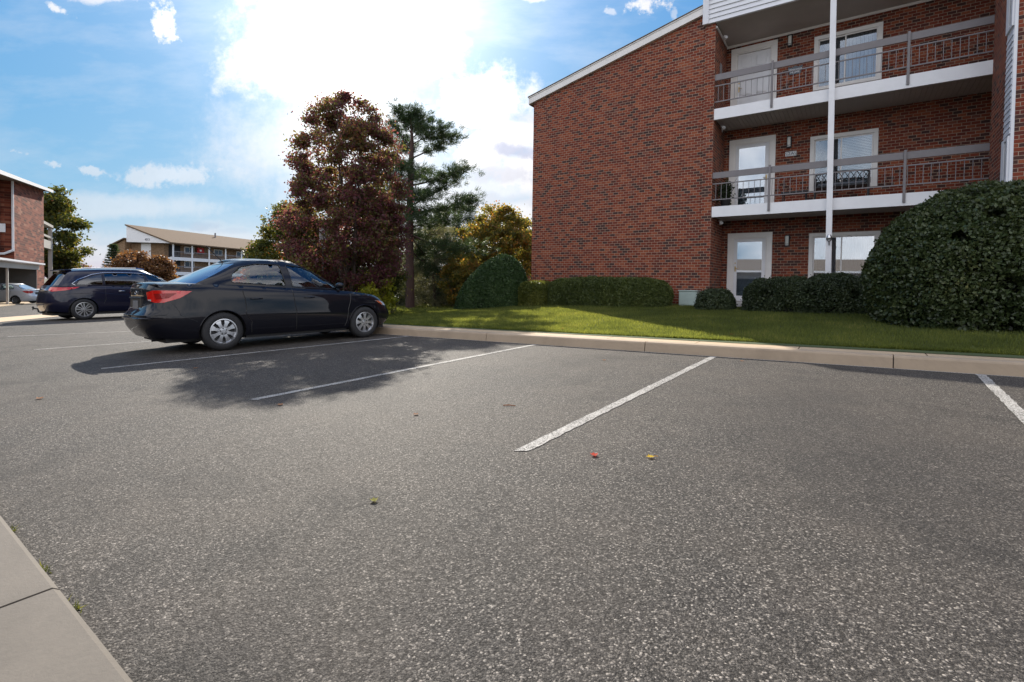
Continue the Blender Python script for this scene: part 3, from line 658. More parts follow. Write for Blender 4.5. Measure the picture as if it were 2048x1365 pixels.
# house number tiles
def text_mesh(s,size,name,m,parent,loc,rot=(math.pi/2,0,0),ext=.002,align='CENTER'):
    c=bpy.data.curves.new(name,'FONT'); c.body=s; c.size=size; c.extrude=ext; c.align_x=align; c.align_y='CENTER'
    o=bpy.data.objects.new('tmp',c); COL.objects.link(o); dg=bpy.context.evaluated_depsgraph_get(); me=bpy.data.meshes.new_from_object(o.evaluated_get(dg)); bpy.data.objects.remove(o)
    me.materials.clear(); me.materials.append(m); q=bpy.data.objects.new(name,me); COL.objects.link(q); q.parent=parent; q.location=loc; q.rotation_euler=rot; return q
M['ink']=mat('dark_blue_ink',(.03,.045,.08),.6); M['tile']=mat('cream_tile',(.62,.62,.62),.3); M['slate']=mat('slate_sign',(.10,.12,.14),.6); M['wtext']=mat('white_lettering',(.75,.75,.78),.5)
sg=thing('house_number_sign','small white tile sign reading 2A on the brick wall beside the second-floor door','sign',(-1.67,YB-.02,4.90))
mb=MB(); mb.box(-.15,.15,0,.018,-.075,.075,c=.004); mb.build('board',M['rail'],sg)
for k,(a,b) in enumerate(((-.14,-.088),(-.082,-.002),(.002,.082),(.088,.14))):
    mb=MB(); mb.box(a,b,-.008,-.001,-.065,.065,c=.003); mb.build('tile',M['tile'],sg)
for ch,x in (('2',-.042),('A',.042)): text_mesh(ch,.13,'lettering',M['ink'],sg,(x,-.010,0))
for x in (-.114,.114):
    mb=MB(); mb.tube([(x,-.010,-.05),(x+.014,-.010,-.02),(x-.014,-.010,.02),(x,-.010,.05)],.005,5); mb.build('scroll',M['ink'],sg)
sg=thing('welcome_sign','dark slate plaque reading Welcome Home beside the third-floor door','sign',(-1.62,YB-.02,7.29))
mb=MB(); mb.prism([(-.15,-.10),(.14,-.10),(.19,.13),(.08,.10),(0,.14),(-.08,.10),(-.19,.13)],0,.018); mb.build('board',M['slate'],sg)
text_mesh('Welcome',.085,'lettering',M['wtext'],sg,(0,-.004,.035)); text_mesh('HOME',.085,'lettering',M['wtext'],sg,(0,-.004,-.045))
# utility box
ub=thing('utility_box','pale green metal utility box standing against the brick wall at the end of the hedge','utility box',(-3.98,YF-.24,LZ(-4,YF-.2)))
M['ubox']=mat('pale_green_paint',rough=.5,fn=paint_fn((.33,.40,.37),.1,.1,4))
mb=MB(); mb.box(-.29,.22,-.16,.16,-.05,.42,c=.012); mb.box(-.31,.24,-.18,.18,.42,.45,c=.008); mb.build('cabinet',M['ubox'],ub)
mb=MB(); mb.box(-.27,.2,-.168,-.161,.03,.39,c=.003); mb.box(.14,.16,-.178,-.169,.18,.24); mb.build('door_panel',M['ubox'],ub)
# settee, table and plant on the second-floor balcony
st=thing('balcony_settee','black metal lattice-backed settee under the second-floor window','bench',(-.40,YF+.9,3.30))
mb=MB(); 
def arc(z,c=.05): return [(x,0,z+c*(1-(x/.6)**2)) for x in np.linspace(-.6,.6,9)]
mb.tube(arc(.80),.022,8); mb.tube(arc(.38,.02),.018,8); mb.tube(arc(.6,.03),.010,6)
for s in (-.6,.6): mb.tube([(s,0,0),(s,0,.80)],.022,8)
mb.build('back_frame',M['black'],st)
mb=MB(); n=9
for i in range(n):
    x0=-.6+1.2*i/n; x1=x0+1.2/n
    for (za,zb_) in ((.40,.60),(.60,.82)):
        mb.tube([(x0,0,za),(x1,0,zb_)],.010,6); mb.tube([(x1,0,za),(x0,0,zb_)],.010,6)
    mb.tube([((x0+x1)/2+.05*math.cos(k),0,.61+.045*math.sin(k)) for k in np.linspace(0,6.28,11)],.006,5)
mb.build('lattice',M['black'],st)
mb=MB(); mb.box(-.6,.6,-.52,-.02,.36,.40,c=.012); mb.build('seat',M['black'],st)
for sx in (-.58,.58):
    mb=MB(); mb.tube([(sx,-.5,0),(sx,-.5,.62),(sx,-.1,.66),(sx,-.02,.64)],.02,8); mb.build('arm',M['black'],st)
mb=MB(); mb.box(-.52,.52,-.48,-.06,.40,.47,c=.02); mb.build('cushion',mat('grey_cushion',(.10,.11,.13),.9),st)
tb=thing('coffee_table','low black side table left of the balcony settee','table',(-1.45,YF+.75,3.30))
mb=MB(); mb.box(-.35,.3,-.22,.22,.32,.36,c=.008); mb.build('table_top',M['black'],tb)
for sx in (-.3,.25):
    for sy in (-.18,.18): mb=MB(); mb.tube([(sx,sy,0),(sx,sy,.32)],.015,6); mb.build('leg',M['black'],tb)
# ------------------------------------------------------------------ cars
def car_paint(name,col,flake=0.):
    return mat(name,col,.28,flake,.5,**{'Coat Weight':1.,'Coat Roughness':.03,'Coat IOR':1.5})
M['tyre']=mat('tyre_rubber',rough=.8,fn=paint_fn((.022,.022,.023),.2,.3,20))
M['rim']=mat('alloy_rim',(.50,.51,.53),.28,.85)
M['rimdark']=mat('wheel_dark',(.012,.012,.013),.6)
M['trim']=mat('black_trim',(.015,.015,.016),.4)
M['chrome']=mat('chrome_trim',(.75,.76,.78),.12,1.)
M['tail']=mat('red_lens',(.50,.012,.008),.12,0,.5,**{'Coat Weight':1.})
M['taildeep']=mat('red_lens_deep',(.22,.006,.005),.2)
M['lens']=mat('clear_lens',(.45,.45,.46),.1,.3)
M['cabin']=mat('cabin_dark',(.03,.03,.032),.8)
M['seat']=mat('seat_grey',(.09,.09,.095),.8)
M['plate']=mat('plate_grey',(.14,.14,.145),.5)
M['autoglass']=glass_mat('car_glass',(.62,.70,.70),.01,.06)
M['rearglass']=glass_mat('rear_glass',(.25,.30,.32),.02,.45)
M['privacy']=glass_mat('privacy_glass',(.06,.065,.075),.01,.08)
def lerp_tab(tab,x):
    if x<=tab[0][0]: return tab[0][1]
    for (a,va),(b,vb) in zip(tab[:-1],tab[1:]):
        if x<=b:
            t=(x-a)/(b-a); return va+(vb-va)*t
    return tab[-1][1]
def smooth_tab(tab,x):   # catmull-rom
    n=len(tab)
    if x<=tab[0][0]: return tab[0][1]
    if x>=tab[-1][0]: return tab[-1][1]
    for i in range(n-1):
        if x<=tab[i+1][0]:
            (x1,y1),(x2,y2)=tab[i],tab[i+1]; (x0,y0)=tab[max(0,i-1)]; (x3,y3)=tab[min(n-1,i+2)]
            h=x2-x1; m1=(y2-y0)/(x2-x0) if x2!=x0 else 0; m2=(y3-y1)/(x3-x1) if x3!=x1 else 0
            t=(x-x1)/h; return (2*t**3-3*t*t+1)*y1+(t**3-2*t*t+t)*h*m1+(-2*t**3+3*t*t)*y2+(t**3-t*t)*h*m2
class Surf:
    """closed plan outline (superellipse, separate front/rear) swept over t in [0,1]"""
    def __init__(s,af,ar,w,zb,zt,nf=4.5,nr=4.5,x0=0):
        s.af,s.ar,s.w,s.zb,s.zt,s.nf,s.nr,s.x0=af,ar,w,zb,zt,nf,nr,x0
        ph=np.linspace(0,math.pi,2001); pts=[s._xy(p,.5) for p in ph]; d=[0]
        for a,b in zip(pts[:-1],pts[1:]): d.append(d[-1]+math.hypot(a[0]-b[0],a[1]-b[1]))
        s.ph=ph; s.arc=np.array(d); s.L=d[-1]
    def _xy(s,ph,t):
        c,sn=math.cos(ph),math.sin(ph); n=s.nf if c>=0 else s.nr
        a=smooth_tab(s.af,t) if c>=0 else smooth_tab(s.ar,t)
        return s.x0+a*math.copysign(abs(c)**(2/n),c), smooth_tab(s.w,t)*math.copysign(abs(sn)**(2/n),sn)
    def phi(s,u): # u signed arclength; 0 nose, +-L tail
        return math.copysign(float(np.interp(abs(u),s.arc,s.ph)),u)
    def P(s,u,t,off=0.):
        x,y=s._xy(s.phi(u),t); a=s.zb(x); b=s.zt(x); p=Vector((x,y,a+(b-a)*t))
        if off:
            e=.01; 
            def q(u_,t_): xx,yy=s._xy(s.phi(u_),t_); aa=s.zb(xx); bb=s.zt(xx); return Vector((xx,yy,aa+(bb-aa)*t_))
            n=(q(min(s.L,u+e),t)-q(max(-s.L,u-e),t)).cross(q(u,min(1,t+e))-q(u,max(0,t-e))).normalized()
            c=Vector((x-s.x0,y,0)); 
            if n.dot(Vector((x*.2,y,0.001*0)))<0 and abs(y)>.2: n=-n
            elif abs(y)<=.2 and n.x*(x-s.x0)<0: n=-n
            p=p+n*off
        return p
    def side(s,x,z,sg=1):   # inverse for flank points
        a,b=s.zb(x),s.zt(x); t=max(0,min(1,(z-a)/(b-a))); xx=x-s.x0
        A=smooth_tab(s.af,t) if xx>=0 else smooth_tab(s.ar,t); n=s.nf if xx>=0 else s.nr
        c=math.copysign(min(1,abs(xx)/A)**(n/2),xx); return sg*float(np.interp(math.acos(c),s.ph,s.arc)),t
    def end(s,y,z,rear=True):
        x=-2. if rear else 2.
        t=.5; 
        for _ in range(6):
            W_=smooth_tab(s.w,t); n=s.nr if rear else s.nf; sn=min(1,abs(y)/W_)**(n/2); ph=math.asin(sn); ph=math.pi-ph if rear else ph
            xx,_y=s._xy(ph,t); a,b=s.zb(xx),s.zt(xx); t=max(0,min(1,(z-a)/(b-a)))
        return math.copysign(float(np.interp(ph,s.ph,s.arc)),y if y else 1),t
def pip(p,poly):
    x,y=p; c=False; n=len(poly); j=n-1
    for i in range(n):
        xi,yi=poly[i]; xj,yj=poly[j]
        if (yi>y)!=(yj>y) and x<(xj-xi)*(y-yi)/(yj-yi)+xi: c=not c
        j=i
    return c
def dens(poly,d,closed=True):
    out=[]; n=len(poly)
    for i in range(n if closed else n-1):
        a=poly[i]; b=poly[(i+1)%n]; k=max(1,int(math.ceil(math.hypot(b[0]-a[0],b[1]-a[1])/d)))
        for j in range(k): out.append((a[0]+(b[0]-a[0])*j/k,a[1]+(b[1]-a[1])*j/k))
    return out
def rnd(poly,r=.04,k=4):   # round polygon corners
    out=[];n=len(poly)
    for i in range(n):
        p=Vector(poly[i]);a=Vector(poly[i-1]);b=Vector(poly[(i+1)%n]); da=(a-p);db=(b-p)
        rr=min(r,da.length*.4,db.length*.4); s0=p+da.normalized()*rr; s1=p+db.normalized()*rr
        for j in range(k+1):
            t=j/k; out.append(tuple((s0*(1-t)**2+p*2*t*(1-t)+s1*t*t)))
    return out
def panel(S,outer,holes,d=.06,off=0.,TS=1.):
    """constrained triangulation in (u, t*TS) space mapped on surface S"""
    O=dens([(u,t*TS) for u,t in outer],d); Hs=[dens([(u,t*TS) for u,t in h],d) for h in holes]
    vs=[];es=[]
    for L in [O]+Hs:
        b=len(vs); vs+=L; es+=[(b+i,b+(i+1)%len(L)) for i in range(len(L))]
    us=[p[0] for p in O]; ts=[p[1] for p in O]
    nu=max(1,int((max(us)-min(us))/d)); nt=max(1,int((max(ts)-min(ts))/d))
    allp=np.array(vs)
    for i in range(nu+1):
        for j in range(nt+1):
            p=(min(us)+(i+.5*(j%2))*(max(us)-min(us))/nu,min(ts)+j*(max(ts)-min(ts))/nt)
            if pip(p,O) and not any(pip(p,h) for h in Hs) and np.min(np.abs(allp-np.array(p)).sum(1))>d*.4: vs.append(p)
    r=delaunay_2d_cdt([Vector(v) for v in vs],es,[],0,1e-6); V=r[0]; mb=MB()
    mb.v=[tuple(S.P(p.x,max(0,min(1,p.y/TS)),off)) for p in V]
    for f in r[2]:
        c=(sum(V[i].x for i in f)/len(f),sum(V[i].y for i in f)/len(f))
        if pip(c,O) and not any(pip(c,h) for h in Hs): mb.f.append(tuple(f)); mb.mi.append(0)
    return mb
def recalc(o):
    import bmesh
    b=bmesh.new(); b.from_mesh(o.data); bmesh.ops.recalc_face_normals(b,faces=b.faces); b.to_mesh(o.data); b.free()
def circ(cx,cz,r,a0=0,a1=360,n=28): return [(cx+r*math.cos(rad(a0+(a1-a0)*i/n)),cz+r*math.sin(rad(a0+(a1-a0)*i/n))) for i in range(n+1)]
def wheel(parent,x,y,R,rimR,width,side,spokes=8,style='sedan',rot=0.):
    """axle along y, centred at z=R; side=+1/-1 outer face direction"""
    w=bpy.data.objects.new('wheel',None); COL.objects.link(w); w.parent=parent; w.location=(x,y,R); w.empty_display_size=.1
    T=Matrix.Rotation(rad(-90*side),4,'X')   # lathe axis z -> outward
    mb=MB(); h=width/2; prof=[(rimR,-h+.01),(rimR+.01,-h),(R-.05,-h),(R-.015,-h+.02),(R-.003,-h+.045),(R,-h*.3),(R,h*.3),(R-.003,h-.045),(R-.015,h-.02),(R-.05,h),(rimR+.025,h+.002),(rimR+.008,h-.006),(rimR,h-.02),(rimR,-h+.01)]
    mb.lathe(prof,40,T); 
    for k in range(48): # tread blocks
        pass
    o=mb.build('tyre',M['tyre'],w,smooth=True,angle=50)
    mb=MB(); fz=h-.012
    mb.lathe([(rimR-.006,fz-.06),(rimR,fz-.01),(rimR+.004,fz+.004),(rimR-.012,fz+.006),(rimR-.022,fz-.012),(rimR-.03,fz-.07)],48,T)
    hub=.062
    mb.lathe([(0,fz-.004),(.026,fz-.004),(.03,fz-.010),(hub,fz-.012),(hub+.012,fz-.03),(hub+.01,fz-.06)],28,T)
    for k in range(spokes):
        a=2*math.pi*k/spokes+rot
        R0=Matrix.Rotation(a,4,'Z')
        ro=rimR-.018; dz=fz-.014
        w0=.026 if style=='sedan' else .020; w1=.046 if style=='sedan' else .034
        if style=='sedan':
            vs=[(hub-.01,-w0,dz),(hub-.01,w0,dz),((hub+ro)/2,w0*.95,dz+.004),(ro,w1,dz-.004),(ro,-w1,dz-.004),((hub+ro)/2,-w0*.95,dz+.004)]
            lo=[(a_,b_*1.0,c_-.035) for a_,b_,c_ in vs]; n=6
            mb.add([tuple(T@R0@Vector(v)) for v in vs+lo],[(0,1,2,5),(5,2,3,4)]+[(i,i+n,(i+1)%n+n,(i+1)%n) for i in range(n)])
        else:
            for sg in (-1,1):
                vs=[(hub-.01,sg*.006,dz),(hub-.01,sg*.026,dz),(ro,sg*.026+sg*w1*1.2,dz-.004),(ro,sg*.010+sg*w1*.5,dz-.004)]
                lo=[(a_,b_,c_-.035) for a_,b_,c_ in vs]; n=4
                mb.add([tuple(T@R0@Vector(v)) for v in vs+lo],[(0,1,2,3)]+[(i,i+n,(i+1)%n+n,(i+1)%n) for i in range(n)])
    rm=mb.build('rim',M['rim'],w,smooth=True,angle=30); recalc(rm)
    mb=MB()
    for k in range(5):
        a=2*math.pi*(k+.25)/5+rot; mb.lathe([(0,fz-.008),(.010,fz-.008),(.013,fz-.013)],8,T@Matrix.Translation((.047*math.cos(a),.047*math.sin(a),0)))
    mb.lathe([(0,fz-.058),(rimR-.012,fz-.058),(rimR-.01,fz-.10),(0,fz-.10)],24,T)
    mb.build('brake_disc',M['rimdark'],w)
    return w
def make_car(name,label,cat,C,paint,loc,heading,group=None):
    root=thing(name,label,cat,loc,0,group)
    # local: x forward, y left, z up.
    low=Surf(C['laf'],C['lar'],C['lw'],C['zb'],C['zs'],C.get('nf',4.2),C.get('nr',4.2))
    up=Surf(C['uaf'],C['uar'],C['uw'],lambda x:C['zs'](x)-.012,C['zr'],C.get('unf',5.),C.get('unr',5.),C['ux0'])
    L=low.L; wb=C['wb']/2; arch=C['arch']; wr=C['wr']
    # lower body: split in two halves (right/left) so that the outline is simple
    body=MB()
    def join(m):
        o=len(body.v); body.v+=m.v; body.f+=[tuple(i+o for i in f) for f in m.f]; body.mi+=m.mi
    for sg in (1,-1):
        pts=[(0,1.),(0,0.)]
        for cx in (wb,-wb):
            arc=[]
            a0=math.degrees(math.asin(max(-1,min(1,(C['zb'](cx)-wr)/arch))))
            for (x,z) in circ(cx,wr,arch,a0,180-a0,26):
                u,tt=low.side(x,z,1); arc.append((u,max(0,tt)))
            pts+=arc
        pts+=[(L,0.),(L,1.)]
        o_=[(sg*u,t_) for u,t_ in pts]
        join(panel(low,o_,[],.055,0,.8))
    # hood / deck cover between the shoulder edges
    N=90; rows=[]; M_=8
    for i in range(N+1):
        u=L*i/N; a=low.P(u,1.); rows.append(a)
    cvs=[]; Wm=smooth_tab(C['lw'],1.)
    for a in rows:
        for j in range(-M_,M_+1):
            k=j/M_; y=a.y*k; cvs.append((a.x,y,a.z+C['crown']*(1-abs(k)**2.4)*min(1,a.y/Wm*1.3)))
    n=2*M_+1
    body.add(cvs,[(i*n+j,(i+1)*n+j,(i+1)*n+j+1,i*n+j+1) for i in range(N) for j in range(n-1)])
    # greenhouse shell with window holes
    UL=up.L; TS=.62
    def W_(poly,sg=1): return [up.side(x,z,sg) for x,z in poly]
    sidew=[rnd(p,.035) for p in C['windows']]
    ufy=lambda y,t,rear: None
    def uend(fr,t,rear):   # fraction of half width at t
        n=up.nr if rear else up.nf; ph=math.asin(fr**(n/2)); ph=math.pi-ph if rear else ph
        return float(np.interp(ph,up.ph,up.arc))
    def endpoly(rear,t0,t1,fr0,fr1,inset=0.):
        return [(uend(fr0,t0,rear)),(uend(fr1,t1,rear))]
    wf0,wf1=uend(C['wsf'][0],.1,False),uend(C['wsf'][1],.9,False)
    rf0,rf1=uend(C['rsf'][0],.1,True),uend(C['rsf'][1],.9,True)
    for sg in (1,-1):
        outer=[(0,0.),(UL,0.),(UL,1.),(0,1.)]
        # front and rear glass openings are notches in the half outline
        o_=[(0,0.),(0,C['wst'][0]),(wf0,C['wst'][0]),(wf1,C['wst'][1]),(0,C['wst'][1]),(0,1.),(UL,1.),(UL,C['rst'][1]),(rf1,C['rst'][1]),(rf0,C['rst'][0]),(UL,C['rst'][0]),(UL,0.)]
        o_=[(sg*u,t_) for u,t_ in o_]
        join(panel(up,o_,[W_(p,sg) for p in sidew],.05,0,TS))
    rows=[]; N=60
    for i in range(N+1): rows.append(up.P(UL*i/N,1.))
    cvs=[]; Wm=max(a.y for a in rows)
    for a in rows:
        for j in range(-M_,M_+1):
            k=j/M_; cvs.append((a.x,a.y*k,a.z+C['rcrown']*(1-abs(k)**2.2)*min(1,a.y/Wm*1.1)))
    body.add(cvs,[(i*n+j,(i+1)*n+j,(i+1)*n+j+1,i*n+j+1) for i in range(N) for j in range(n-1)])
    # floor & sill skirts
    bo=body.build('body',paint,root,smooth=True); 
    import bmesh
    b=bmesh.new(); b.from_mesh(bo.data); bmesh.ops.remove_doubles(b,verts=b.verts,dist=.004); bmesh.ops.recalc_face_normals(b,faces=b.faces); b.to_mesh(bo.data); b.free()
    bo.data.polygons.foreach_set('use_smooth',[True]*len(bo.data.polygons)); bo.data.set_sharp_from_angle(angle=rad(38))
    # glass
    for k,p in enumerate(sidew):
        for sg in (1,-1):
            g=panel(up,W_(p,sg),[],.07,-.010,TS).build('side_window',C['gl'][k],root,smooth=True)
            mb=MB(); pp=dens(W_(p,sg)+[W_(p,sg)[0]],.05,False); mb.tube([up.P(u,t_,-.002) for u,t_ in pp]+[up.P(*pp[0],-.002)],.008,5,cap=False); mb.build('window_seal',C.get('seal',M['trim']),g)
    g=panel(up,[(-wf0,C['wst'][0]),(wf0,C['wst'][0]),(wf1,C['wst'][1]),(-wf1,C['wst'][1])],[],.07,-.004,TS).build('windshield',M['autoglass'],root,smooth=True)
    rr=[]
    q=[]
    for sg in (1,-1):
        q=[(sg*rf0,C['rst'][0]),(sg*UL,C['rst'][0]),(sg*UL,C['rst'][1]),(sg*rf1,C['rst'][1])]; rr.append(panel(up,q,[],.07,-.004,TS))
    m0=rr[0]; o=len(m0.v); m0.v+=rr[1].v; m0.f+=[tuple(i+o for i in f) for f in rr[1].f]; m0.mi+=rr[1].mi
    m0.build('rear_window',C['rg'],root,smooth=True)
    # interior tub, seats
    mb=MB(); bw=C['bw']; mb.box(-wb-.25+C['ux0']*0,wb-.15,-bw+.12,bw-.12,.24,.30); mb.box(-wb-.55,wb+.3,-.5,.5,.2,.42)
    mb.box(-wb-.5,-wb+.05,-bw+.16,bw-.16,.5,C['zs'](-1.2)-.10); mb.box(wb-.45,wb-.25,-bw+.2,bw-.2,.6,C['zs'](.6)-.02)
    mb.tube([(wb-.62+.0,.37+.18*math.cos(a),.86+.18*math.sin(a)) for a in np.linspace(0,6.28,18)],.013,6)
    mb.build('interior',M['cabin'],root)
    for sx in C['seats']:
        for sy in (-.37,.37):
            mb=MB(); zf=.30
            mb.box(sx-.25,sx+.25,sy-.24,sy+.24,zf+.08,zf+.22,c=.05); Tm=Matrix.Translation((sx-.24,sy,zf+.2))@Matrix.Rotation(rad(-14),4,'Y')
            mb.box(-.07,.07,-.24,.24,0,.60*C['sh'],c=.05,M=Tm); mb.box(-.05,.05,-.13,.13,.63*C['sh'],.80*C['sh'],c=.04,M=Tm); mb.build('car_seat',M['seat'],root,smooth=False)
    # wheel wells
    for cx in (wb,-wb):
        for sg in (1,-1):
            mb=MB(); Tm=Matrix.Translation((cx,sg*(bw-.30),wr))@Matrix.Rotation(rad(-90*sg),4,'X')
            vs=[];n_=24
            for r_,h_ in ((arch-.004,.235),(arch-.004,-.05)):
                for i in range(n_+1):
                    a=rad(-20+220*i/n_); vs.append(tuple(Vector((cx+r_*math.cos(a),sg*(bw-.27+h_),wr+r_*math.sin(a)))))
            k=n_+1; fs=[(i,i+1,i+1+k,i+k) for i in range(n_)]; vs.append((cx,sg*(bw-.32),wr)); fs+=[(k+i,k+i+1,2*k) for i in range(n_)]
            mb.add(vs,fs); mb.build('wheel_well',M['rimdark'],root)
            # fender lip
            mb=MB(); mb.tube([low.P(*low.side(x,z,sg),.001) for x,z in circ(cx,wr,arch,3,177,30)],.009,6,cap=True); mb.build('wheel_arch_lip',C.get('lip',paint),root,smooth=True)
            wheel(root,cx,sg*(bw-.105-C.get('win',0)),wr,C['rim'],C['tw'],sg,C['spokes'],C['ws'],rot=.2+cx)
    mb=MB(); mb.box(-wb-.75,wb+.6,-.62,.62,.17,.24); mb.box(-wb+.38,wb-.38,-bw+.10,bw-.10,.175,.25); mb.build('underbody',M['rimdark'],root)
    def patch(nm,poly,m,off=.006,parent=root,d=.05,S=low,TS_=.8):
        o=panel(S,poly,[],d,off,TS_); 
        # skirt towards the body
        return o.build(nm,m,parent,smooth=True)
    def seam(nm,pts,r=.0065,m=None,S=low,off=-.0005):
        mb=MB(); mb.tube([S.P(u,t_,off) for u,t_ in dens(pts,.04,False)+[pts[-1]]],r,5); return mb.build(nm,m or M['trim'],root)
    C['detail'](root,low,up,patch,seam,paint)
    root.rotation_euler=(0,0,heading)
    return root
def tilt(root,loc,heading,sx):   # follow the slope of the lot
    n=Vector((-GA,-GB,1)).normalized(); root.rotation_mode='QUATERNION'
    f=Vector((math.cos(heading),math.sin(heading),0)); f=(f-n*f.dot(n)).normalized(); l=n.cross(f)
    root.rotation_quaternion=Matrix((f,l,n)).transposed().to_quaternion()
def sedan_detail(root,low,up,patch,seam,paint):
    S=low
    for sg in (1,-1):
        # tail lamps wrap round the corner
        poly=[S.end(sg*.50,.97),S.end(sg*.62,1.0),S.side(-2.16,1.0,sg),S.side(-1.76,.985,sg),S.side(-1.92,.88,sg),S.side(-2.12,.81,sg),S.end(sg*.66,.81),S.end(sg*.52,.85)]
        tl=patch('tail_lamp',poly,M['tail'],.007)
        q=[S.side(-2.22,.95,sg),S.side(-1.96,.955,sg),S.side(-2.06,.88,sg),S.side(-2.20,.86,sg)]
        o=panel(S,q,[],.05,.010,.8).build('lamp_bulb_cover',M['taildeep'],tl,smooth=True)
        q=[S.end(sg*.53,.86),S.end(sg*.60,.86),S.end(sg*.60,.835),S.end(sg*.54,.84)]
        panel(S,q,[],.05,.010,.8).build('reverse_lens',M['lens'],tl,smooth=True)
        poly=[S.side(1.62,.755,sg),S.side(1.95,.71,sg),S.end(sg*.55,.66,False),S.end(sg*.56,.60,False),S.side(2.05,.62,sg),S.side(1.80,.66,sg)]
        hl=patch('headlight',poly,M['lens'],.006)
        q=[S.side(1.64,.75,sg),S.side(1.75,.735,sg),S.side(1.85,.66,sg),S.side(1.78,.67,sg)]
        panel(S,q,[],.05,.009,.8).build('side_marker',mat('amber_lens',(.5,.10,.02),.2),hl,smooth=True)
        # door seams
        seam('door_seam',[S.side(-1.02,.99,sg),S.side(-.98,.62,sg),S.side(-.88,.45,sg),S.side(-.88,.27,sg)])
        seam('door_seam',[S.side(-.16,1.0,sg),S.side(-.10,.6,sg),S.side(-.10,.27,sg)])
        seam('door_seam',[S.side(1.02,.90,sg),S.side(.95,.6,sg),S.side(.88,.27,sg)])
        seam('bumper_seam',[S.side(-2.02,.80,sg),S.side(-1.93,.62,sg),S.side(-1.70,.50,sg)],.003)
        for cx in (-.90,.05):
            mb=MB(); pts=[S.P(*S.side(cx+k*.05,.845,sg),.012+.02*math.sin(math.pi*k/4)) for k in range(5)]; mb.tube(pts,[.008,.012,.013,.012,.008],6); mb.build('door_handle',paint,root,smooth=True)
        a=up.P(*up.side(.82,1.03,sg)); mb=MB()
        Tm=Matrix.Translation(a+Vector((.02,sg*.10,.04)))
        vs=[];
        mb.lathe([(0,-.075),(.045,-.06),(.062,-.02),(.06,.03),(.035,.065),(0,.075)],14,Tm@Matrix.Rotation(rad(90),4,'X')@Matrix.Diagonal((1.,1.,1.4,1)))
        mb.tube([a,a+Vector((.0,sg*.06,.02))],.02,6); mb.build('wing_mirror',paint,root,smooth=True)
    # trunk lid lines, plate recess
    pl=[S.end(-.30,.86),S.end(.30,.86),S.end(.30,.66),S.end(-.30,.66)]
    def endpoly(y0,y1,z0,z1,n=5): 
        # must not straddle the seam at u=+-L: build as two halves
        return None
    X=S.end(.0,.76); x=S.P(S.L,X[1]).x
    mb=MB(); mb.box(x-.008,x+.06,-.34,.34,.655,.875,c=.006); rc=mb.build('plate_recess',M['trim'],root)
    mb=MB(); mb.box(x-.016,x-.0085,-.155,.155,.69,.84,c=.003); mb.build('number_plate',M['plate'],rc)
    mb=MB(); mb.box(x-.020,x-.002,-.36,.36,.878,.90,c=.006); mb.build('boot_handle_strip',M['trim'],root)
    mb=MB(); z=.955; xx=S.P(S.L,S.end(0,z)[1]).x; T=Matrix.Translation((xx-.010,0,z+.01))@Matrix.Rotation(rad(90),4,'Y')
    mb.tube([(xx-.012,.052*math.cos(a),z+.012+.028*math.sin(a)) for a in np.linspace(0,6.2832,22)],.004,6); mb.tube([(xx-.012,-.02,z+.012),(xx-.012,.02,z+.012)],.004,5); mb.build('badge',M['chrome'],root)
    # rear seam above bumper
    for sg in (1,-1):
        pts=[S.end(sg*y,.615) for y in (.02,.2,.4,.6,.72)]; mb=MB(); mb.tube([S.P(u,t_,.004) for u,t_ in pts]+[S.P(*S.side(-2.1,.625,sg),.004)],.006,6); mb.build('bumper_seam',M['trim'],root)
    # bumper ledge
    mb=MB(); 
    pts=[S.P(*S.end(y,.565),.010) for y in np.linspace(-.70,-.03,9)]+[S.P(*S.end(y,.565),.010) for y in np.linspace(.03,.70,9)]
    mb.tube(pts,[.004]+[.018]*16+[.004],8); mb.build('bumper_ledge',paint,root,smooth=True)
    # spoiler lip on the boot
    pts=[Vector((-2.255+.07*(abs(y)/.75)**3,y,1.105-.02*(y/.75)**2)) for y in np.linspace(-.74,.74,19)]
    mb=MB(); mb.tube(pts,[.008]+[.022]*17+[.008],8); mb.build('boot_lip',paint,root,smooth=True)
    # small 'EX' badge
    T=text_mesh('EX',.045,'badge_lettering',M['chrome'],root,(xx+.012,-.50,.70),(math.pi/2,0,-math.pi/2),.002)
    # roof antenna
    mb=MB(); za=up.P(up.L,.96); mb.tube([(za.x+.02,0,za.z-.02),(za.x+.06,0,za.z+.045)],[.03,.014],8); mb.tube([(za.x+.05,0,za.z+.035),(za.x-.20,0,za.z+.30)],[.009,.007],6); mb.build('antenna',M['trim'],root)
    # exhaust and tow bits
    mb=MB(); mb.tube([(-2.22,-.45,.22),(-2.0,-.45,.24)],.025,8); mb.box(-2.15,-1.9,-.3,.3,.2,.26); mb.build('exhaust',M['rimdark'],root)
    # lower rear black valance
    # front grille
    mb=MB(); xf=S.P(0,S.end(0,.6,False)[1]).x; mb.box(xf-.03,xf+.008,-.35,.35,.60,.66,c=.006); mb.box(xf-.05,xf+.004,-.45,.45,.28,.42,c=.006); mb.build('grille',M['trim'],root)
zs_sedan=lambda x: smooth_tab([(-2.4,1.09),(-2.0,1.10),(-1.5,1.095),(-.8,1.065),(0,1.015),(.8,.965),(1.2,.93),(1.7,.85),(2.05,.74),(2.3,.67)],x)
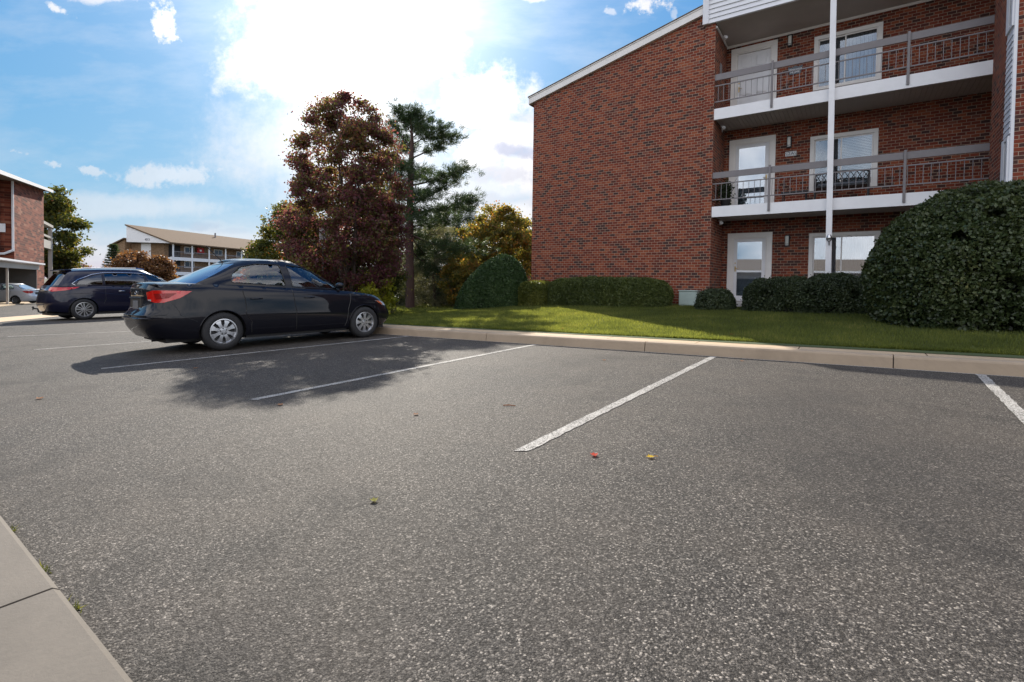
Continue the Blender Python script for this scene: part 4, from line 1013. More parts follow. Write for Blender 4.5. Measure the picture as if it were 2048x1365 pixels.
SEDAN=dict(wb=2.65,bw=.885,arch=.352,wr=.318,rim=.205,tw=.205,spokes=8,ws='sedan',crown=.045,rcrown=.055,
 laf=[(0,2.10),(.2,2.19),(.45,2.20),(.65,2.16),(.85,2.08),(1,1.97)], lar=[(0,2.25),(.2,2.37),(.40,2.40),(.455,2.39),(.50,2.34),(.7,2.295),(.93,2.305),(1,2.28)],nr=5.6,
 lw=[(0,.835),(.12,.868),(.35,.885),(.6,.880),(.8,.868),(.93,.845),(1,.80)],
 zb=lambda x: .225+.05*ss(1.75,2.15,x)+.03*ss(-1.85,-2.2,x), zs=zs_sedan,
 uaf=[(0,1.46),(.5,.98),(.85,.60),(1,.38)], uar=[(0,1.68),(.5,1.24),(.85,.90),(1,.72)], ux0=-.32,
 uw=[(0,.795),(.3,.765),(.7,.675),(.9,.615),(1,.555)],
 zr=lambda x: 1.525-.055*abs(x+.36)**2.2/.7**2.2*.50,
 windows=[[(-1.16,1.125),(-.25,1.062),(-.30,1.455),(-.72,1.46),(-.98,1.40),(-1.14,1.26)],[(-.13,1.052),(.90,.985),(.82,1.05),(.40,1.31),(.12,1.42),(-.19,1.455)]],
 gl=None,rg=None,wst=(.05,.90),rst=(.07,.92),wsf=(.90,.88),rsf=(.86,.86),seats=(.12,-.66),sh=.84,detail=sedan_detail,unf=4.2,unr=4.2)
SEDAN['gl']=[M['autoglass']]*2; SEDAN['rg']=M['rearglass']
M['carblack']=mat('black_car_paint',(.004,.0042,.008),.5,0,.1,**{'Coat Weight':.85,'Coat Roughness':.015,'Coat IOR':1.42})
M['carblue']=mat('navy_car_paint',(.004,.005,.022),.4,.1,.2,**{'Coat Weight':.9,'Coat Roughness':.02,'Coat IOR':1.45})
M['carwhite']=mat('white_car_paint',(.55,.57,.60),.3,0,.5,**{'Coat Weight':1.})
def place(root_fn,rear_px,front_px,wb,bw):
    a=np.array(rear_px); b=np.array(front_px); h=math.atan2(b[1]-a[1],b[0]-a[0]); m=(a+b)/2
    left=np.array([-math.sin(h),math.cos(h)]); c=m+left*(bw-.0); return (c[0],c[1],gz(c[0],c[1])+.002),h
loc,h=place(None,(-8.64,4.05),(-8.35,6.68),2.65,.78)
sed=make_car('parked_sedan','black four-door sedan parked in the bay beside the kerb, roof antenna raised','car',SEDAN,M['carblack'],loc,0)
tilt(sed,loc,h,1)
# minivan ---------------------------------------------------------------
def van_detail(root,low,up,patch,seam,paint):
    S=low
    for sg in (1,-1):
        poly=[S.end(sg*.55,1.13),S.side(-2.0,1.12,sg),S.side(-1.62,1.135,sg),S.side(-1.75,1.075,sg),S.side(-2.0,1.02,sg),S.end(sg*.7,.98),S.end(sg*.56,1.03)]
        patch('tail_lamp',poly,M['tail'],.008)
        seam('door_seam',[S.side(-.92,1.12,sg),S.side(-.92,.7,sg),S.side(-.98,.55,sg)],.005); seam('door_seam',[S.side(.28,1.1,sg),S.side(.3,.3,sg)],.005)
        mb=MB(); pts=[S.P(*S.side(-.55+k*.05,.98,sg),.012+.02*math.sin(math.pi*k/4)) for k in range(5)]; mb.tube(pts,.013,6); mb.build('door_handle',M['chrome'],root,smooth=True)
        seam('shoulder_crease',[S.side(-2.0,.90,sg),S.side(-1.2,.93,sg),S.side(0,.80,sg),S.side(1.,.84,sg)],.010,paint)
        # chrome line round the glass
        pts=[up.side(x,z,sg) for x,z in ((-1.74,1.20),(-1.82,1.25),(-1.66,1.39),(-1.27,1.57),(-.95,1.64),(-.2,1.65),(.4,1.62),(.95,1.46),(1.35,1.25))]
        mb=MB(); mb.tube([up.P(u,t_,.006) for u,t_ in dens(pts,.08,False)+[pts[-1]]],.010,5); mb.build('chrome_window_line',M['chrome'],root)
        mb=MB(); mb.tube([(-1.5,sg*.60,1.76),(-1.42,sg*.60,1.805),(.1,sg*.62,1.83),(.35,sg*.62,1.79)],.016,6); mb.build('roof_rail',M['chrome'],root)
        a=up.P(*up.side(1.15,1.14,sg)); mb=MB(); mb.lathe([(0,-.09),(.06,-.07),(.08,0),(.06,.06),(0,.09)],12,Matrix.Translation(a+Vector((0,sg*.13,.04)))@Matrix.Rotation(rad(90),4,'X')); mb.build('wing_mirror',paint,root,smooth=True)
    mb=MB(); mb.box(-2.46,-2.3,-.50,.50,1.02,1.05,c=.01); mb.build('tailgate_trim',M['chrome'],root)
    mb=MB(); mb.tube([(-1.9,0,.28),(-2.45,0,.28),(-2.50,0,.30),(-2.52,0,.40),(-2.64,0,.42)],.025,8); mb.lathe([(0,.0),(.03,.01),(.035,.03),(.02,.055),(0,.06)],12,Matrix.Translation((-2.64,0,.43))); mb.tube([(-2.64,-.0,.36),(-2.64,0,.44)],.015,6); mb.box(-2.35,-2.1,-.3,.3,.25,.31); mb.build('tow_hitch',M['black'],root)
    mb=MB(); mb.box(-2.06,-1.75,-.58,.58,1.70,1.74,c=.012); mb.build('roof_spoiler',paint,root)
zs_van=lambda x: smooth_tab([(-2.6,1.16),(-1.5,1.16),(0,1.13),(1.0,1.09),(1.5,1.04),(2.0,.93),(2.4,.84)],x)
VAN=dict(wb=3.06,bw=.99,arch=.40,wr=.36,rim=.245,tw=.235,spokes=6,ws='van',crown=.05,rcrown=.06,
 laf=[(0,2.30),(.3,2.42),(.6,2.38),(1,2.15)], lar=[(0,2.38),(.3,2.48),(.55,2.45),(.8,2.40),(1,2.32)],
 lw=[(0,.92),(.15,.97),(.4,.99),(.7,.985),(.92,.955),(1,.92)],
 zb=lambda x:.27+.05*ss(-2.0,-2.4,x), zs=zs_van,
 uaf=[(0,2.05),(.5,1.46),(.85,1.0),(1,.78)], uar=[(0,1.97),(.5,1.80),(.85,1.66),(1,1.52)], ux0=-.35,
 uw=[(0,.915),(.3,.885),(.7,.80),(.9,.735),(1,.67)],
 zr=lambda x:1.765-.06*abs(x+.3)**2/1.4**2,
 windows=[[(-1.72,1.215),(-.98,1.20),(-.98,1.60),(-1.25,1.53),(-1.62,1.36)],[(-.92,1.20),(.26,1.18),(.26,1.61),(-.92,1.615)],[(.34,1.178),(1.30,1.16),(.95,1.40),(.5,1.585),(.34,1.60)]],
 gl=[M['privacy'],M['privacy'],M['autoglass']],rg=M['privacy'],wst=(.05,.9),rst=(.10,.88),wsf=(.9,.88),rsf=(.84,.84),seats=(.75,-.35),sh=1.15,detail=van_detail,unf=4.5,unr=6.,nr=5.)
loc,h=(-22.85,7.25,0),rad(90); loc=(loc[0],loc[1],gz(loc[0],loc[1])+.002)
van=make_car('parked_minivan','dark blue minivan with roof rails and a tow hitch, parked behind the black sedan','car',VAN,M['carblue'],loc,0)
tilt(van,loc,h,1)
# ------------------------------------------------------------------ vegetation
rng=np.random.default_rng(7)
def leaves(name,C,size,mat_,parent=None,N=None,org=None,flat=.0,aspect=1.5,up=.0,fold=True):
    """one rhombic leaf per centre; N optional preferred normals"""
    C=np.asarray(C); n=len(C); sz=size*(.65+.7*rng.random(n))[:,None]
    R=rng.normal(size=(n,3)); 
    if N is not None: R=R*(1-flat)+N*flat*1.6
    R[:,2]+=up; R/=np.linalg.norm(R,axis=1)[:,None]
    A=np.cross(R,rng.normal(size=(n,3))); A/=np.linalg.norm(A,axis=1)[:,None]+1e-9; B=np.cross(R,A)
    a=A*sz*.5*aspect; b=B*sz*.5
    V=np.stack([C-a,C-b+R*sz*.12,C+a,C+b+R*sz*.12],1).reshape(-1,3)
    if org is not None: V=V-np.asarray(org)
    F_=np.arange(n*4).reshape(n,4); return np_mesh(name,V,F_,mat_,parent)
def needles(name,C,D,length,width,mat_,parent,org):
    C=np.asarray(C);D=np.asarray(D); n=len(C); S=np.cross(D,rng.normal(size=(n,3))); S/=np.linalg.norm(S,axis=1)[:,None]+1e-9
    L=length*(.7+.6*rng.random(n))[:,None]; V=np.stack([C-S*width/2,C+S*width/2,C+D*L],1).reshape(-1,3)-np.asarray(org)
    return np_mesh(name,V,np.arange(n*3).reshape(n,3),mat_,parent)
def shell_pts(n,a,b,h,e1=2.6,e2=2.2,noise=.05,depth=.10,seed=0,zlow=0.,lumps=None,ftop=None):
    """points on a superellipsoid dome: |x/a|^e2+|y/b|^e2)^(e1/e2)+|z/h|^e1=1 (z>=0), pushed inwards at random"""
    r=np.random.default_rng(seed); ar=np.array([4*a*b,2*a*h,2*a*h,2*b*h,2*b*h])*np.array([1,1,1,1,1.]); f_=r.choice(5,n,p=ar/ar.sum()); p=r.random(n)*2-1; q=r.random(n)*2-1; z_=r.random(n)
    dx_=np.select([f_==0,f_==1,f_==2,f_==3,f_==4],[p,p,p,np.ones(n),-np.ones(n)]); dy_=np.select([f_==0,f_==1,f_==2,f_==3,f_==4],[q,np.ones(n),-np.ones(n),p,p]); dz_=np.where(f_==0,1.,z_)
    k_=((np.abs(dx_)**e2+np.abs(dy_)**e2)**(e1/e2)+dz_**e1)**(-1/e1)
    X=np.stack([a*dx_*k_,b*dy_*k_,h*dz_*k_],1)
    Nn=X/np.array([a*a,b*b,h*h]); Nn/=np.linalg.norm(Nn,axis=1)[:,None]
    L=np.sin(X[:,0]*5.1/1.3+seed)*np.sin(X[:,1]*4.7/1.1+1.3*seed)*np.sin(X[:,2]*5.9/1.2+.7)+.6*np.sin(X[:,0]*11+2*seed)*np.sin(X[:,2]*12+X[:,1]*9)
    k=1+noise*L[:,None]
    X=X*k-Nn*(depth*r.random(n)**2)[:,None]+Nn*(np.where(r.random(n)<.04,r.random(n)*.07,0)*min(1,depth*6))[:,None]+r.normal(size=(n,3))*.008
    X[:,2]=np.maximum(X[:,2],zlow*0+.01)
    return X,Nn
def bush(name,label,cat,loc,a,b,h,m,n,leaf,rz=0,e1=2.6,e2=2.2,noise=.05,depth=.12,seed=1,group=None,core=.86,aspect=1.5,flat=.35,warp=None,stem=True,holes=0.):
    t=thing(name,label,cat,loc,rz,group)
    X,Nn=shell_pts(n,a,b,h,e1,e2,noise,depth,seed)
    if holes:
        q=np.sin(X[:,0]*7.3+seed)*np.sin(X[:,1]*6.1+2)*np.sin(X[:,2]*8.7+1); keep=~((q>holes)&(np.random.default_rng(seed).random(len(X))<.75)); X=X[keep];Nn=Nn[keep]
    if warp: X=warp(X)
    leaves('foliage',X,leaf,m,t,Nn,None,flat,aspect)
    # solid core well inside the leaves, inner shade put into its dark colour
    Y,_=shell_pts(int(n*.25),a*core,b*core,h*core,e1,e2,noise,depth*.7,seed+5)
    if warp: Y=warp(Y)
    leaves('inner_foliage',Y,leaf*1.6,m,t,None,None,0,1.5)
    mb=MB(); nu,nv=20,8; k=core*.90; vs=[]
    def sp(v,p): return math.copysign(abs(v)**p,v)
    for j in range(nv+1):
        ph=j/nv*math.pi/2
        for i in range(nu):
            th=2*math.pi*i/nu; se=sp(math.sin(ph),2/e1); vs.append([a*k*se*sp(math.cos(th),2/e2),b*k*se*sp(math.sin(th),2/e2),h*k*sp(math.cos(ph),2/e1)])
    vs=np.array(vs); 
    if warp: vs=warp(vs)
    mb.add([tuple(v) for v in vs],[(j*nu+i,(j+1)*nu+i,(j+1)*nu+(i+1)%nu,j*nu+(i+1)%nu) for j in range(nv) for i in range(nu)])
    mb.build('shade_core',M['core'],t)
    return t
M['core']=mat('shaded_twigs',(.012,.014,.008),.95)  # near-black tone carries the shade among the inner twigs
# big rounded evergreen at the right
def ballwarp(X):
    X=X.copy(); k=.84+.16*np.clip(X[:,2]/1.1,0,1)**.7; X[:,0]*=k; X[:,1]*=k; return X
bush('round_shrub','huge clipped round evergreen shrub filling the right edge of the lawn','shrub',(1.98,12.1,.33),1.98,1.74,2.55,M['boxwood'],90000,.042,rz=rad(20),e1=2.35,e2=2.15,noise=.022,depth=.22,seed=3,flat=.25,core=.88,holes=.42,warp=ballwarp)
# low row in front of the ground floor window
rows=[(-1.45,13.75,.92,.62,.84,'dark low yew shrub beside the door steps, left end of the row under the window'),(-.42,13.65,.88,.64,.87,'dark low yew shrub in front of the white pole'),(.52,13.6,.80,.64,.84,'dark low yew shrub tucked against the huge round shrub')]
for i,(x,y,a,b,h,l) in enumerate(rows):
    bush('low_shrub',l,'shrub',(x,y,LZ(x,y)-.02),a,b,h,M['rowbush'],34000,.028,e1=3.0,e2=2.5,noise=.05,depth=.16,seed=10+i,group='low shrubs under the ground-floor window',flat=.2,holes=.5)
bush('low_shrub','small dark clipped shrub between the pale green box and the door','shrub',(-3.02,13.75,LZ(-3,13.7)-.02),.50,.46,.58,M['rowbush'],20000,.028,e1=2.6,seed=21,noise=.04,depth=.14,holes=.5)
# hedge along the gable wall
def hedge(name,label,x0,x1,yc,b,h,m,n,seed):
    a=(x1-x0)/2; return bush(name,label,'hedge',((x0+x1)/2,yc,LZ((x0+x1)/2,yc)-.03),a,b,h,m,n,.030,e1=5.,e2=6.,noise=.018,depth=.12,seed=seed,flat=.3,aspect=2.)
hedge('clipped_hedge','long olive green clipped hedge along the brick gable wall',-8.35,-4.42,14.45,.55,.90,M['hedge'],90000,31)
hedge('yellow_shrub','small yellow-tipped clipped shrub at the left end of the long hedge',-9.35,-8.33,14.25,.48,.84,M['hedgey'],26000,32)
def cwarp(X):
    X=X.copy(); k=np.clip(X[:,2]/1.85,0,1); X[:,0]+=.42*k**1.3; return X
cp=ground_hit(985,619,LZ); cc_=atZ(983,619,17.6)
cx_,cy_=float(cc_[0]),float(cc_[1])
def cone_bush():
    t=thing('conical_shrub','dense dark green conical shrub left of the brick wall, leaning up to the right','shrub',(cx_,cy_,LZ(cx_,cy_)-.05),YAW)
    n=90000; X,Nn=shell_pts(n,1.32,1.0,1.95,1.75,2.2,.02,.09,41); X=cwarp(X)
    leaves('foliage',X,.028,M['cone'],t,Nn,None,.3,2.2)
    mb=MB(); Y,_=shell_pts(20,1,1,1); nu,nv=24,10; vs=[]
    def sp(v,p): return math.copysign(abs(v)**p,v)
    for j in range(nv+1):
        ph=j/nv*math.pi/2
        for i in range(nu):
            th=2*math.pi*i/nu; se=sp(math.sin(ph),2/1.75); vs.append([1.24*se*sp(math.cos(th),2/2.2),.92*se*sp(math.sin(th),2/2.2),1.83*sp(math.cos(ph),2/1.75)])
    vs=cwarp(np.array(vs)); mb.add([tuple(v) for v in vs],[(j*nu+i,(j+1)*nu+i,(j+1)*nu+(i+1)%nu,j*nu+(i+1)%nu) for j in range(nv) for i in range(nu)]); mb.build('shade_core',M['core'],t)
cone_bush()
# --------------------------------------------------------------- trees
def limb(mb,a,b,r0,r1,k=5,wob=.06,seed=0,sag=0.):
    r=random.Random(seed); a=Vector(a);b=Vector(b); L=(b-a).length; pts=[]
    for i in range(k+1):
        t=i/k; p=a.lerp(b,t); w_=wob*L*math.sin(math.pi*t); p+=Vector((r.uniform(-1,1),r.uniform(-1,1),r.uniform(-.5,.5)))*w_*.5; p.z+=sag*L*math.sin(math.pi*t); pts.append(p)
    mb.tube(pts,[r0+(r1-r0)*i/k for i in range(k+1)],7); return pts
def crown_tree(name,label,cat,base,prof,m,nleaf,leaf,clump,trunk_r,seed,group=None,stems=1,nclump=160,density_in=.5,barkm='bark',spread=.25,lean=(0,0),crown_off=(0,0),gap=.0,el=1.):
    """prof: list of (height above base, radius); clumps fill the solid of revolution, thicker outside"""
    t=thing(name,label,cat,base,0,group); r=np.random.default_rng(seed)
    zs=[p[0] for p in prof]; rs=[p[1] for p in prof]
    wts=np.array(rs)+.15; cz=[];
    zz=np.linspace(zs[0],zs[-1],200); rr=np.interp(zz,zs,rs); w=(rr+.1); w/=w.sum()
    cz=r.choice(zz,nclump,p=w); rad_=np.interp(cz,zs,rs); q=np.where(r.random(nclump)<density_in,r.random(nclump)**.5*.8,.78+.24*r.random(nclump)); th=r.random(nclump)*2*math.pi
    CC=np.stack([np.cos(th)*rad_*q*(1+.12*np.sin(3*th+cz))+crown_off[0]*cz/zs[-1],np.sin(th)*rad_*q*el+crown_off[1]*cz/zs[-1],cz],1)
    per=nleaf//nclump; pts=[]
    for c in CC:
        k=int(per*(.5+r.random())); s=clump*(.55+.8*r.random()); P_=r.normal(size=(k,3))*np.array([s,s,s*.62])*.55; pts.append(c+P_)
    pts=np.concatenate(pts); pts=pts[pts[:,2]>zs[0]*.6]
    leaves('foliage',pts,leaf,m,t,None,None,0,1.3)
    mb=MB(); top=zs[-1]
    for s in range(stems):
        a=2*math.pi*s/max(1,stems)+seed; off=Vector((math.cos(a),math.sin(a),0))*(trunk_r*1.2 if stems>1 else 0)
        tp=Vector((math.cos(a)*spread*rs[len(rs)//2]*(1 if stems>1 else .1)+crown_off[0]*.8,math.sin(a)*spread*rs[len(rs)//2]*(1 if stems>1 else .1)+crown_off[1]*.8,top*.9))
        limb(mb,off,tp,trunk_r/(1 if stems==1 else 1.5),trunk_r*.12,9,.03,seed+s)
    mb.tube([(0,0,-.25),(0,0,.06),(0,0,.3)],[trunk_r*1.5,trunk_r*1.25,trunk_r*1.02],10)
    mb.build('trunk',M[barkm],t,smooth=True)
    mb=MB(); sel=r.choice(len(CC),min(len(CC),70),replace=False)
    for i in sel:
        c=CC[i]; z0=max(zs[0]*.5,c[2]-(.5+.9*np.hypot(c[0],c[1]))); limb(mb,(crown_off[0]*.8*z0/top,crown_off[1]*.8*z0/top,z0),c,trunk_r*.22*(1-z0/top)+.008,.005,4,.10,seed+int(i))
    mb.build('branches',M[barkm],t,smooth=True)
    return t
def at_ground(px,Z,fn=None):
    p=atZ(px,600,Z); x,y=float(p[0]),float(p[1]); return (x,y,(fn or LZ)(x,y))
# big dark maroon tree
b0=at_ground(692,15.2)
crown_tree('maroon_tree','tall dark maroon autumn tree rising behind the bonnet of the black sedan','tree',b0,
 [(.7,1.05),(1.4,1.60),(2.6,1.72),(3.8,1.62),(4.7,1.50),(5.4,1.28),(6.1,.95),(6.6,.42)],M['maple'],92000,.056,.26,.11,5,nclump=380,stems=3,density_in=.38,spread=.3)
b1=at_ground(588,17.0)
crown_tree('green_autumn_tree','low spreading green and gold tree at the left foot of the maroon tree','tree',b1,[(.3,.9),(1.0,1.25),(1.9,1.25),(2.8,.95),(3.6,.45)],M['mixed'],42000,.060,.28,.06,6,nclump=170,stems=3)
b2=at_ground(540,24)
crown_tree('orange_shrub','orange-red autumn shrub beyond the roof of the black sedan','shrub',b2,[(.2,.7),(1.2,1.25),(2.2,1.0),(3.0,.4)],M['redorange'],12000,.085,.28,.04,7,nclump=90,stems=3)
bb=at_ground(735,17.0)
crown_tree('mixed_understory','leafy understory tree with green and rusty leaves between the maroon tree and the pine','tree',bb,[(.4,.9),(1.2,1.2),(2.2,1.2),(3.2,.9),(4.2,.5)],M['mixed'],34000,.058,.26,.05,61,nclump=120,stems=2)
by=at_ground(748,14.6)
crown_tree('yellow_green_shrub','small yellow-green shrub just beyond the sedan bonnet','shrub',by,[(.15,.35),(.55,.55),(.85,.62),(1.15,.35)],M['yellow'],4200,.065,.16,.025,8,nclump=40,stems=3)
# pine
pb=at_ground(820,22.0); 
def pine():
    base=Vector(pb); t=thing('pine_tree','tall open-branched pine with one bare straight trunk right of the maroon tree','tree',pb)
    S=22.0/F
    def P(px,py,dz=0.): q=atZ(px,py,22.0+dz); return Vector((float(q[0]),float(q[1]),float(q[2])))-base
    mb=MB(); tr=[(820,619,.21),(820,560,.19),(819,480,.17),(820,400,.15),(822,330,.125),(824,280,.08),(822,235,.03)]
    mb.tube([(0,0,-.4)]+[P(a,b) for a,b,_ in tr],[.27]+[r for *_,r in tr],12); mb.build('trunk',M['pinebark'],t,smooth=True)
    br=MB(); NC=[];ND=[]; r=random.Random(4)
    def branch(a,b,r0,tuft,dens_=1.,bare=.35,dz=0.,sag=-.04,sub=5):
        A=P(*a) ; B=P(b[0],b[1],dz); pts=limb(br,A,B,r0,.008,7,.07,r.randint(0,9999),sag)
        n=len(pts)-1
        def at(t): 
            k=min(n-1,int(t*n)); return pts[k].lerp(pts[k+1],t*n-k)
        L=(B-A).length; k=int(dens_*L*44)
        for _ in range(k):
            tt=bare+(1-bare)*r.random()**.8; c=at(tt)+Vector((r.gauss(0,1),r.gauss(0,1),r.gauss(0,.45)))*tuft*(.45+.55*tt)
            d=(c-at(max(0,tt-.15))).normalized()
            for _ in range(34):
                NC.append(c+Vector((r.gauss(0,.07),r.gauss(0,.07),r.gauss(0,.05)))); v=(d*.9+Vector((r.gauss(0,.7),r.gauss(0,.7),r.gauss(.25,.6)))); v.normalize(); ND.append(v)
        for _ in range(sub):
            tt=.3+.65*r.random(); p=at(tt); q=p+Vector((r.gauss(0,1),r.gauss(0,1),r.gauss(.2,.5)))*tuft*1.3; br.tube([p,p.lerp(q,.5)+Vector((0,0,.03)),q],[.012,.009,.004],5)
    # traced limbs: right side, left side, crown, plus limbs towards and away from the viewer
    for a,b,r0,tf,de,dz in [((822,318),(912,268),.04,.26,1.,.6),((820,372),(928,336),.045,.33,1.1,-.5),((820,412),(915,352),.04,.30,.8,.9),((819,428),(945,396),.05,.34,1.1,.4),((819,470),(938,500),.05,.45,1.1,-.6),((819,455),(900,430),.045,.4,1.1,1.6),
      ((823,296),(783,246),.03,.24,1.,.3),((823,270),(795,214),.03,.22,1.1,-.2),((822,262),(824,214),.02,.22,1.2,.2),((822,280),(858,240),.03,.26,1.3,.3),((822,290),(884,252),.03,.26,1.3,-.4),((822,275),(842,225),.02,.22,1.1,.5),
      ((822,340),(772,318),.035,.3,1.1,.7),((820,365),(778,352),.04,.33,1.1,-.8),((820,395),(762,388),.04,.35,1.1,.4),((820,440),(758,452),.04,.40,1.,-.5),((820,410),(790,436),.04,.4,1.,1.5),
      ((820,390),(770,372),.04,.4,1.1,.2),((820,455),(775,470),.04,.45,1.1,.8),((819,480),(850,460),.04,.4,1.1,.9),((819,500),(748,520),.035,.35,.7,.5),((819,545),(770,560),.03,.3,.35,-.6),((819,555),(768,590),.025,.25,.2,.4),((819,350),(850,345),.04,.35,1.,2.2),((820,330),(800,335),.04,.35,.9,-2.),((820,420),(835,425),.04,.4,1.,-2.2),((820,470),(860,520),.04,.45,1.,1.8),((820,380),(850,395),.04,.35,1.,-1.7),
      ((819,500),(880,545),.035,.45,.9,1.2),((822,300),(810,290),.03,.3,1.,1.2)]:
        branch(a,b,r0,tf,de,.3,dz)
    br.build('branches',M['pinebark'],t,smooth=True)
    NC=np.array([tuple(c) for c in NC]);ND=np.array([tuple(c) for c in ND])
    needles('foliage',NC,ND,.16,.021,M['needle'],t,(0,0,0))
pine()
# pale feathery conifer behind the pine
def feather(name,label,px,Z,prof,m,n,seed,nc=130,L=.10,W=.02,elx=1.,cat='tree'):
    base=at_ground(px,Z); t=thing(name,label,cat,base); r=np.random.default_rng(seed)
    zs=[p[0] for p in prof]; rs=[p[1] for p in prof]; zz=np.linspace(zs[0],zs[-1],200); w=np.interp(zz,zs,rs)+.1; w/=w.sum(); cz=r.choice(zz,nc,p=w); ra=np.interp(cz,zs,rs)*(.45+.6*r.random(nc)); th=r.random(nc)*6.283
    C=[];D=[]
    for a,b,c in zip(th,ra,cz):
        k=n//nc; d=np.array([math.cos(a),math.sin(a),-.35]); s=r.random(k)[:,None]*.5
        P_=np.array([math.cos(a)*b,math.sin(a)*b,c])+d*s+r.normal(size=(k,3))*[.16,.16,.12]; C.append(P_); D.append(d+r.normal(size=(k,3))*.6)
    C=np.concatenate(C);D=np.concatenate(D);D/=np.linalg.norm(D,axis=1)[:,None]; needles('foliage',C,D,L,W,m,t,(0,0,0))
    mb=MB(); limb(mb,(0,0,-.2),(0,0,zs[-1]*.9),.09,.02,6,.02,seed); mb.build('trunk',M['bark'],t,smooth=True)
    mb=MB()
    for i in range(0,nc,4): limb(mb,(0,0,max(.1,cz[i]-.3)),(math.cos(th[i])*ra[i],math.sin(th[i])*ra[i],cz[i]),.02,.005,3,.05,i)
    mb.build('branches',M['bark'],t,smooth=True)
feather('pale_conifer','pale grey-green feathery conifer behind the pine trunk',868,24.5,[(.1,1.0),(.8,1.6),(1.8,1.7),(2.8,1.35),(3.6,.8),(4.2,.3)],M['pale'],52000,71)
feather('dark_conifer','dark green conifer standing between the pale conifer and the golden tree',908,28,[(.1,1.3),(1.2,1.9),(2.8,1.9),(4.4,1.4),(6.1,.3)],M['needle'],64000,72,L=.13,W=.03)
crown_tree('golden_tree','airy golden and orange crape myrtle beside the brick gable','tree',at_ground(992,25.5),[(.9,1.2),(1.6,1.9),(2.6,2.4),(3.5,2.1),(4.3,1.4),(5.0,.5)],M['myrtle'],38000,.085,.32,.05,9,nclump=210,stems=5,spread=.5,density_in=.35)
crown_tree('gold_shrub_tree','yellow-green and orange small tree touching the left edge of the brick gable','tree',at_ground(1040,30),[(.6,.8),(1.6,1.5),(2.8,1.5),(3.8,1.1),(4.8,.4)],M['myrtle'],16000,.10,.34,.05,92,nclump=90,stems=3,spread=.4,density_in=.35)
crown_tree('rusty_shrub','rusty brown and gold shrub low behind the conical shrub','shrub',at_ground(925,22.5),[(.2,.8),(.8,1.1),(1.5,1.0),(2.1,.5)],M['myrtle'],12000,.07,.22,.03,91,nclump=80,stems=4)
# dark understory behind the trunks
for i,(px,Z,a,h,l) in enumerate([(770,27,1.8,2.3,'dark evergreen mass left of the pine trunk'),(845,30,1.7,2.0,'dark evergreen mass right behind the pine trunk'),(905,29,1.8,2.2,'dark evergreen mass left of the conical shrub'),(660,24,2.2,2.6,'dark evergreen mass under the maroon tree'),(590,27,2.2,2.2,'dark evergreen mass behind the green autumn tree')]):
    p=at_ground(px,Z); bush('evergreen_shrub',l,'shrub',p,a,a*.8,h,M['rowbush'],14000,.075,e1=2.3,noise=.08,depth=.35,seed=50+i,group='dark evergreens behind the trees',holes=.6)
# silvery small plant by the bonnet
p=at_ground(779,16.0)
t=thing('silver_plant','small silvery plant at the kerb end just past the sedan','plant',p); r=np.random.default_rng(3)
C=[];D=[]
for k in range(26):
    a=r.random()*6.28; q=np.array([math.cos(a)*.10,math.sin(a)*.10,0]); 
    for j in range(40): s=j/40; C.append(q*(1+s*2)+[0,0,.42*s]); D.append([math.cos(a)+r.normal()*.5,math.sin(a)+r.normal()*.5,.6])
D=np.array(D); D/=np.linalg.norm(D,axis=1)[:,None]; needles('foliage',np.array(C),D,.05,.02,M['pale'],t,(0,0,0))
# trees at the far left
crown_tree('backdrop_tree','green tree with reddish tips behind the left brick building','tree',(lambda p:(float(p[0]),float(p[1]),float(p[2])-0))(atZ(104,575,74)),[(2.,2.),(5.,4.2),(9.,4.2),(12.,2.8),(14.5,.9)],M['mixed'],26000,.30,1.0,.3,12,nclump=150,stems=1)
def far_pt(px,py,Z): p=atZ(px,py,Z); return (float(p[0]),float(p[1]),float(p[2]))
crown_tree('rust_tree','round rust-orange tree in front of the tan apartment block','tree',far_pt(268,585,80),[(1.2,1.8),(3.,2.9),(4.8,2.6),(6.2,1.1)],M['orange'],14000,.26,.8,.2,13,nclump=110,stems=2)
crown_tree('rust_tree','smaller rust-brown tree in front of the open corner of the tan block','tree',far_pt(318,585,82),[(1.,1.5),(2.8,2.4),(4.6,1.8),(5.6,.6)],M['orange'],9000,.26,.7,.15,14,nclump=70,stems=2)
feather_t=thing('spruce_tree','thin dark spruce at the left end of the tan apartment block','tree',far_pt(228,585,84))
mb=MB(); C=[];D=[]; r=np.random.default_rng(8)
for lv in range(16):
    z=1.5+lv*.42; R_=2.4*(1-lv/17)
    for k in range(9):
        a=k*.7+lv
        for s in np.linspace(.15,1,14):
            for _ in range(3): C.append([math.cos(a)*R_*s+r.normal()*.08,math.sin(a)*R_*s+r.normal()*.08,z+.12*s+r.normal()*.08]); D.append([math.cos(a)+r.normal()*.4,math.sin(a)+r.normal()*.4,.2+r.normal()*.3])
D=np.array(D); D/=np.linalg.norm(D,axis=1)[:,None]; needles('foliage',np.array(C),D,.35,.10,M['needle'],feather_t,(0,0,0)); mb.tube([(0,0,-.5),(0,0,8.2)],[.18,.03],7); mb.build('trunk',M['bark'],feather_t)
crown_tree('bare_treetops','distant bare twiggy treetops above the carport roof','tree',far_pt(158,575,120),[(2.,2.5),(4.,3.),(5.5,1.6)],M['maple'],2600,.22,.7,.15,15,nclump=60,stems=4)
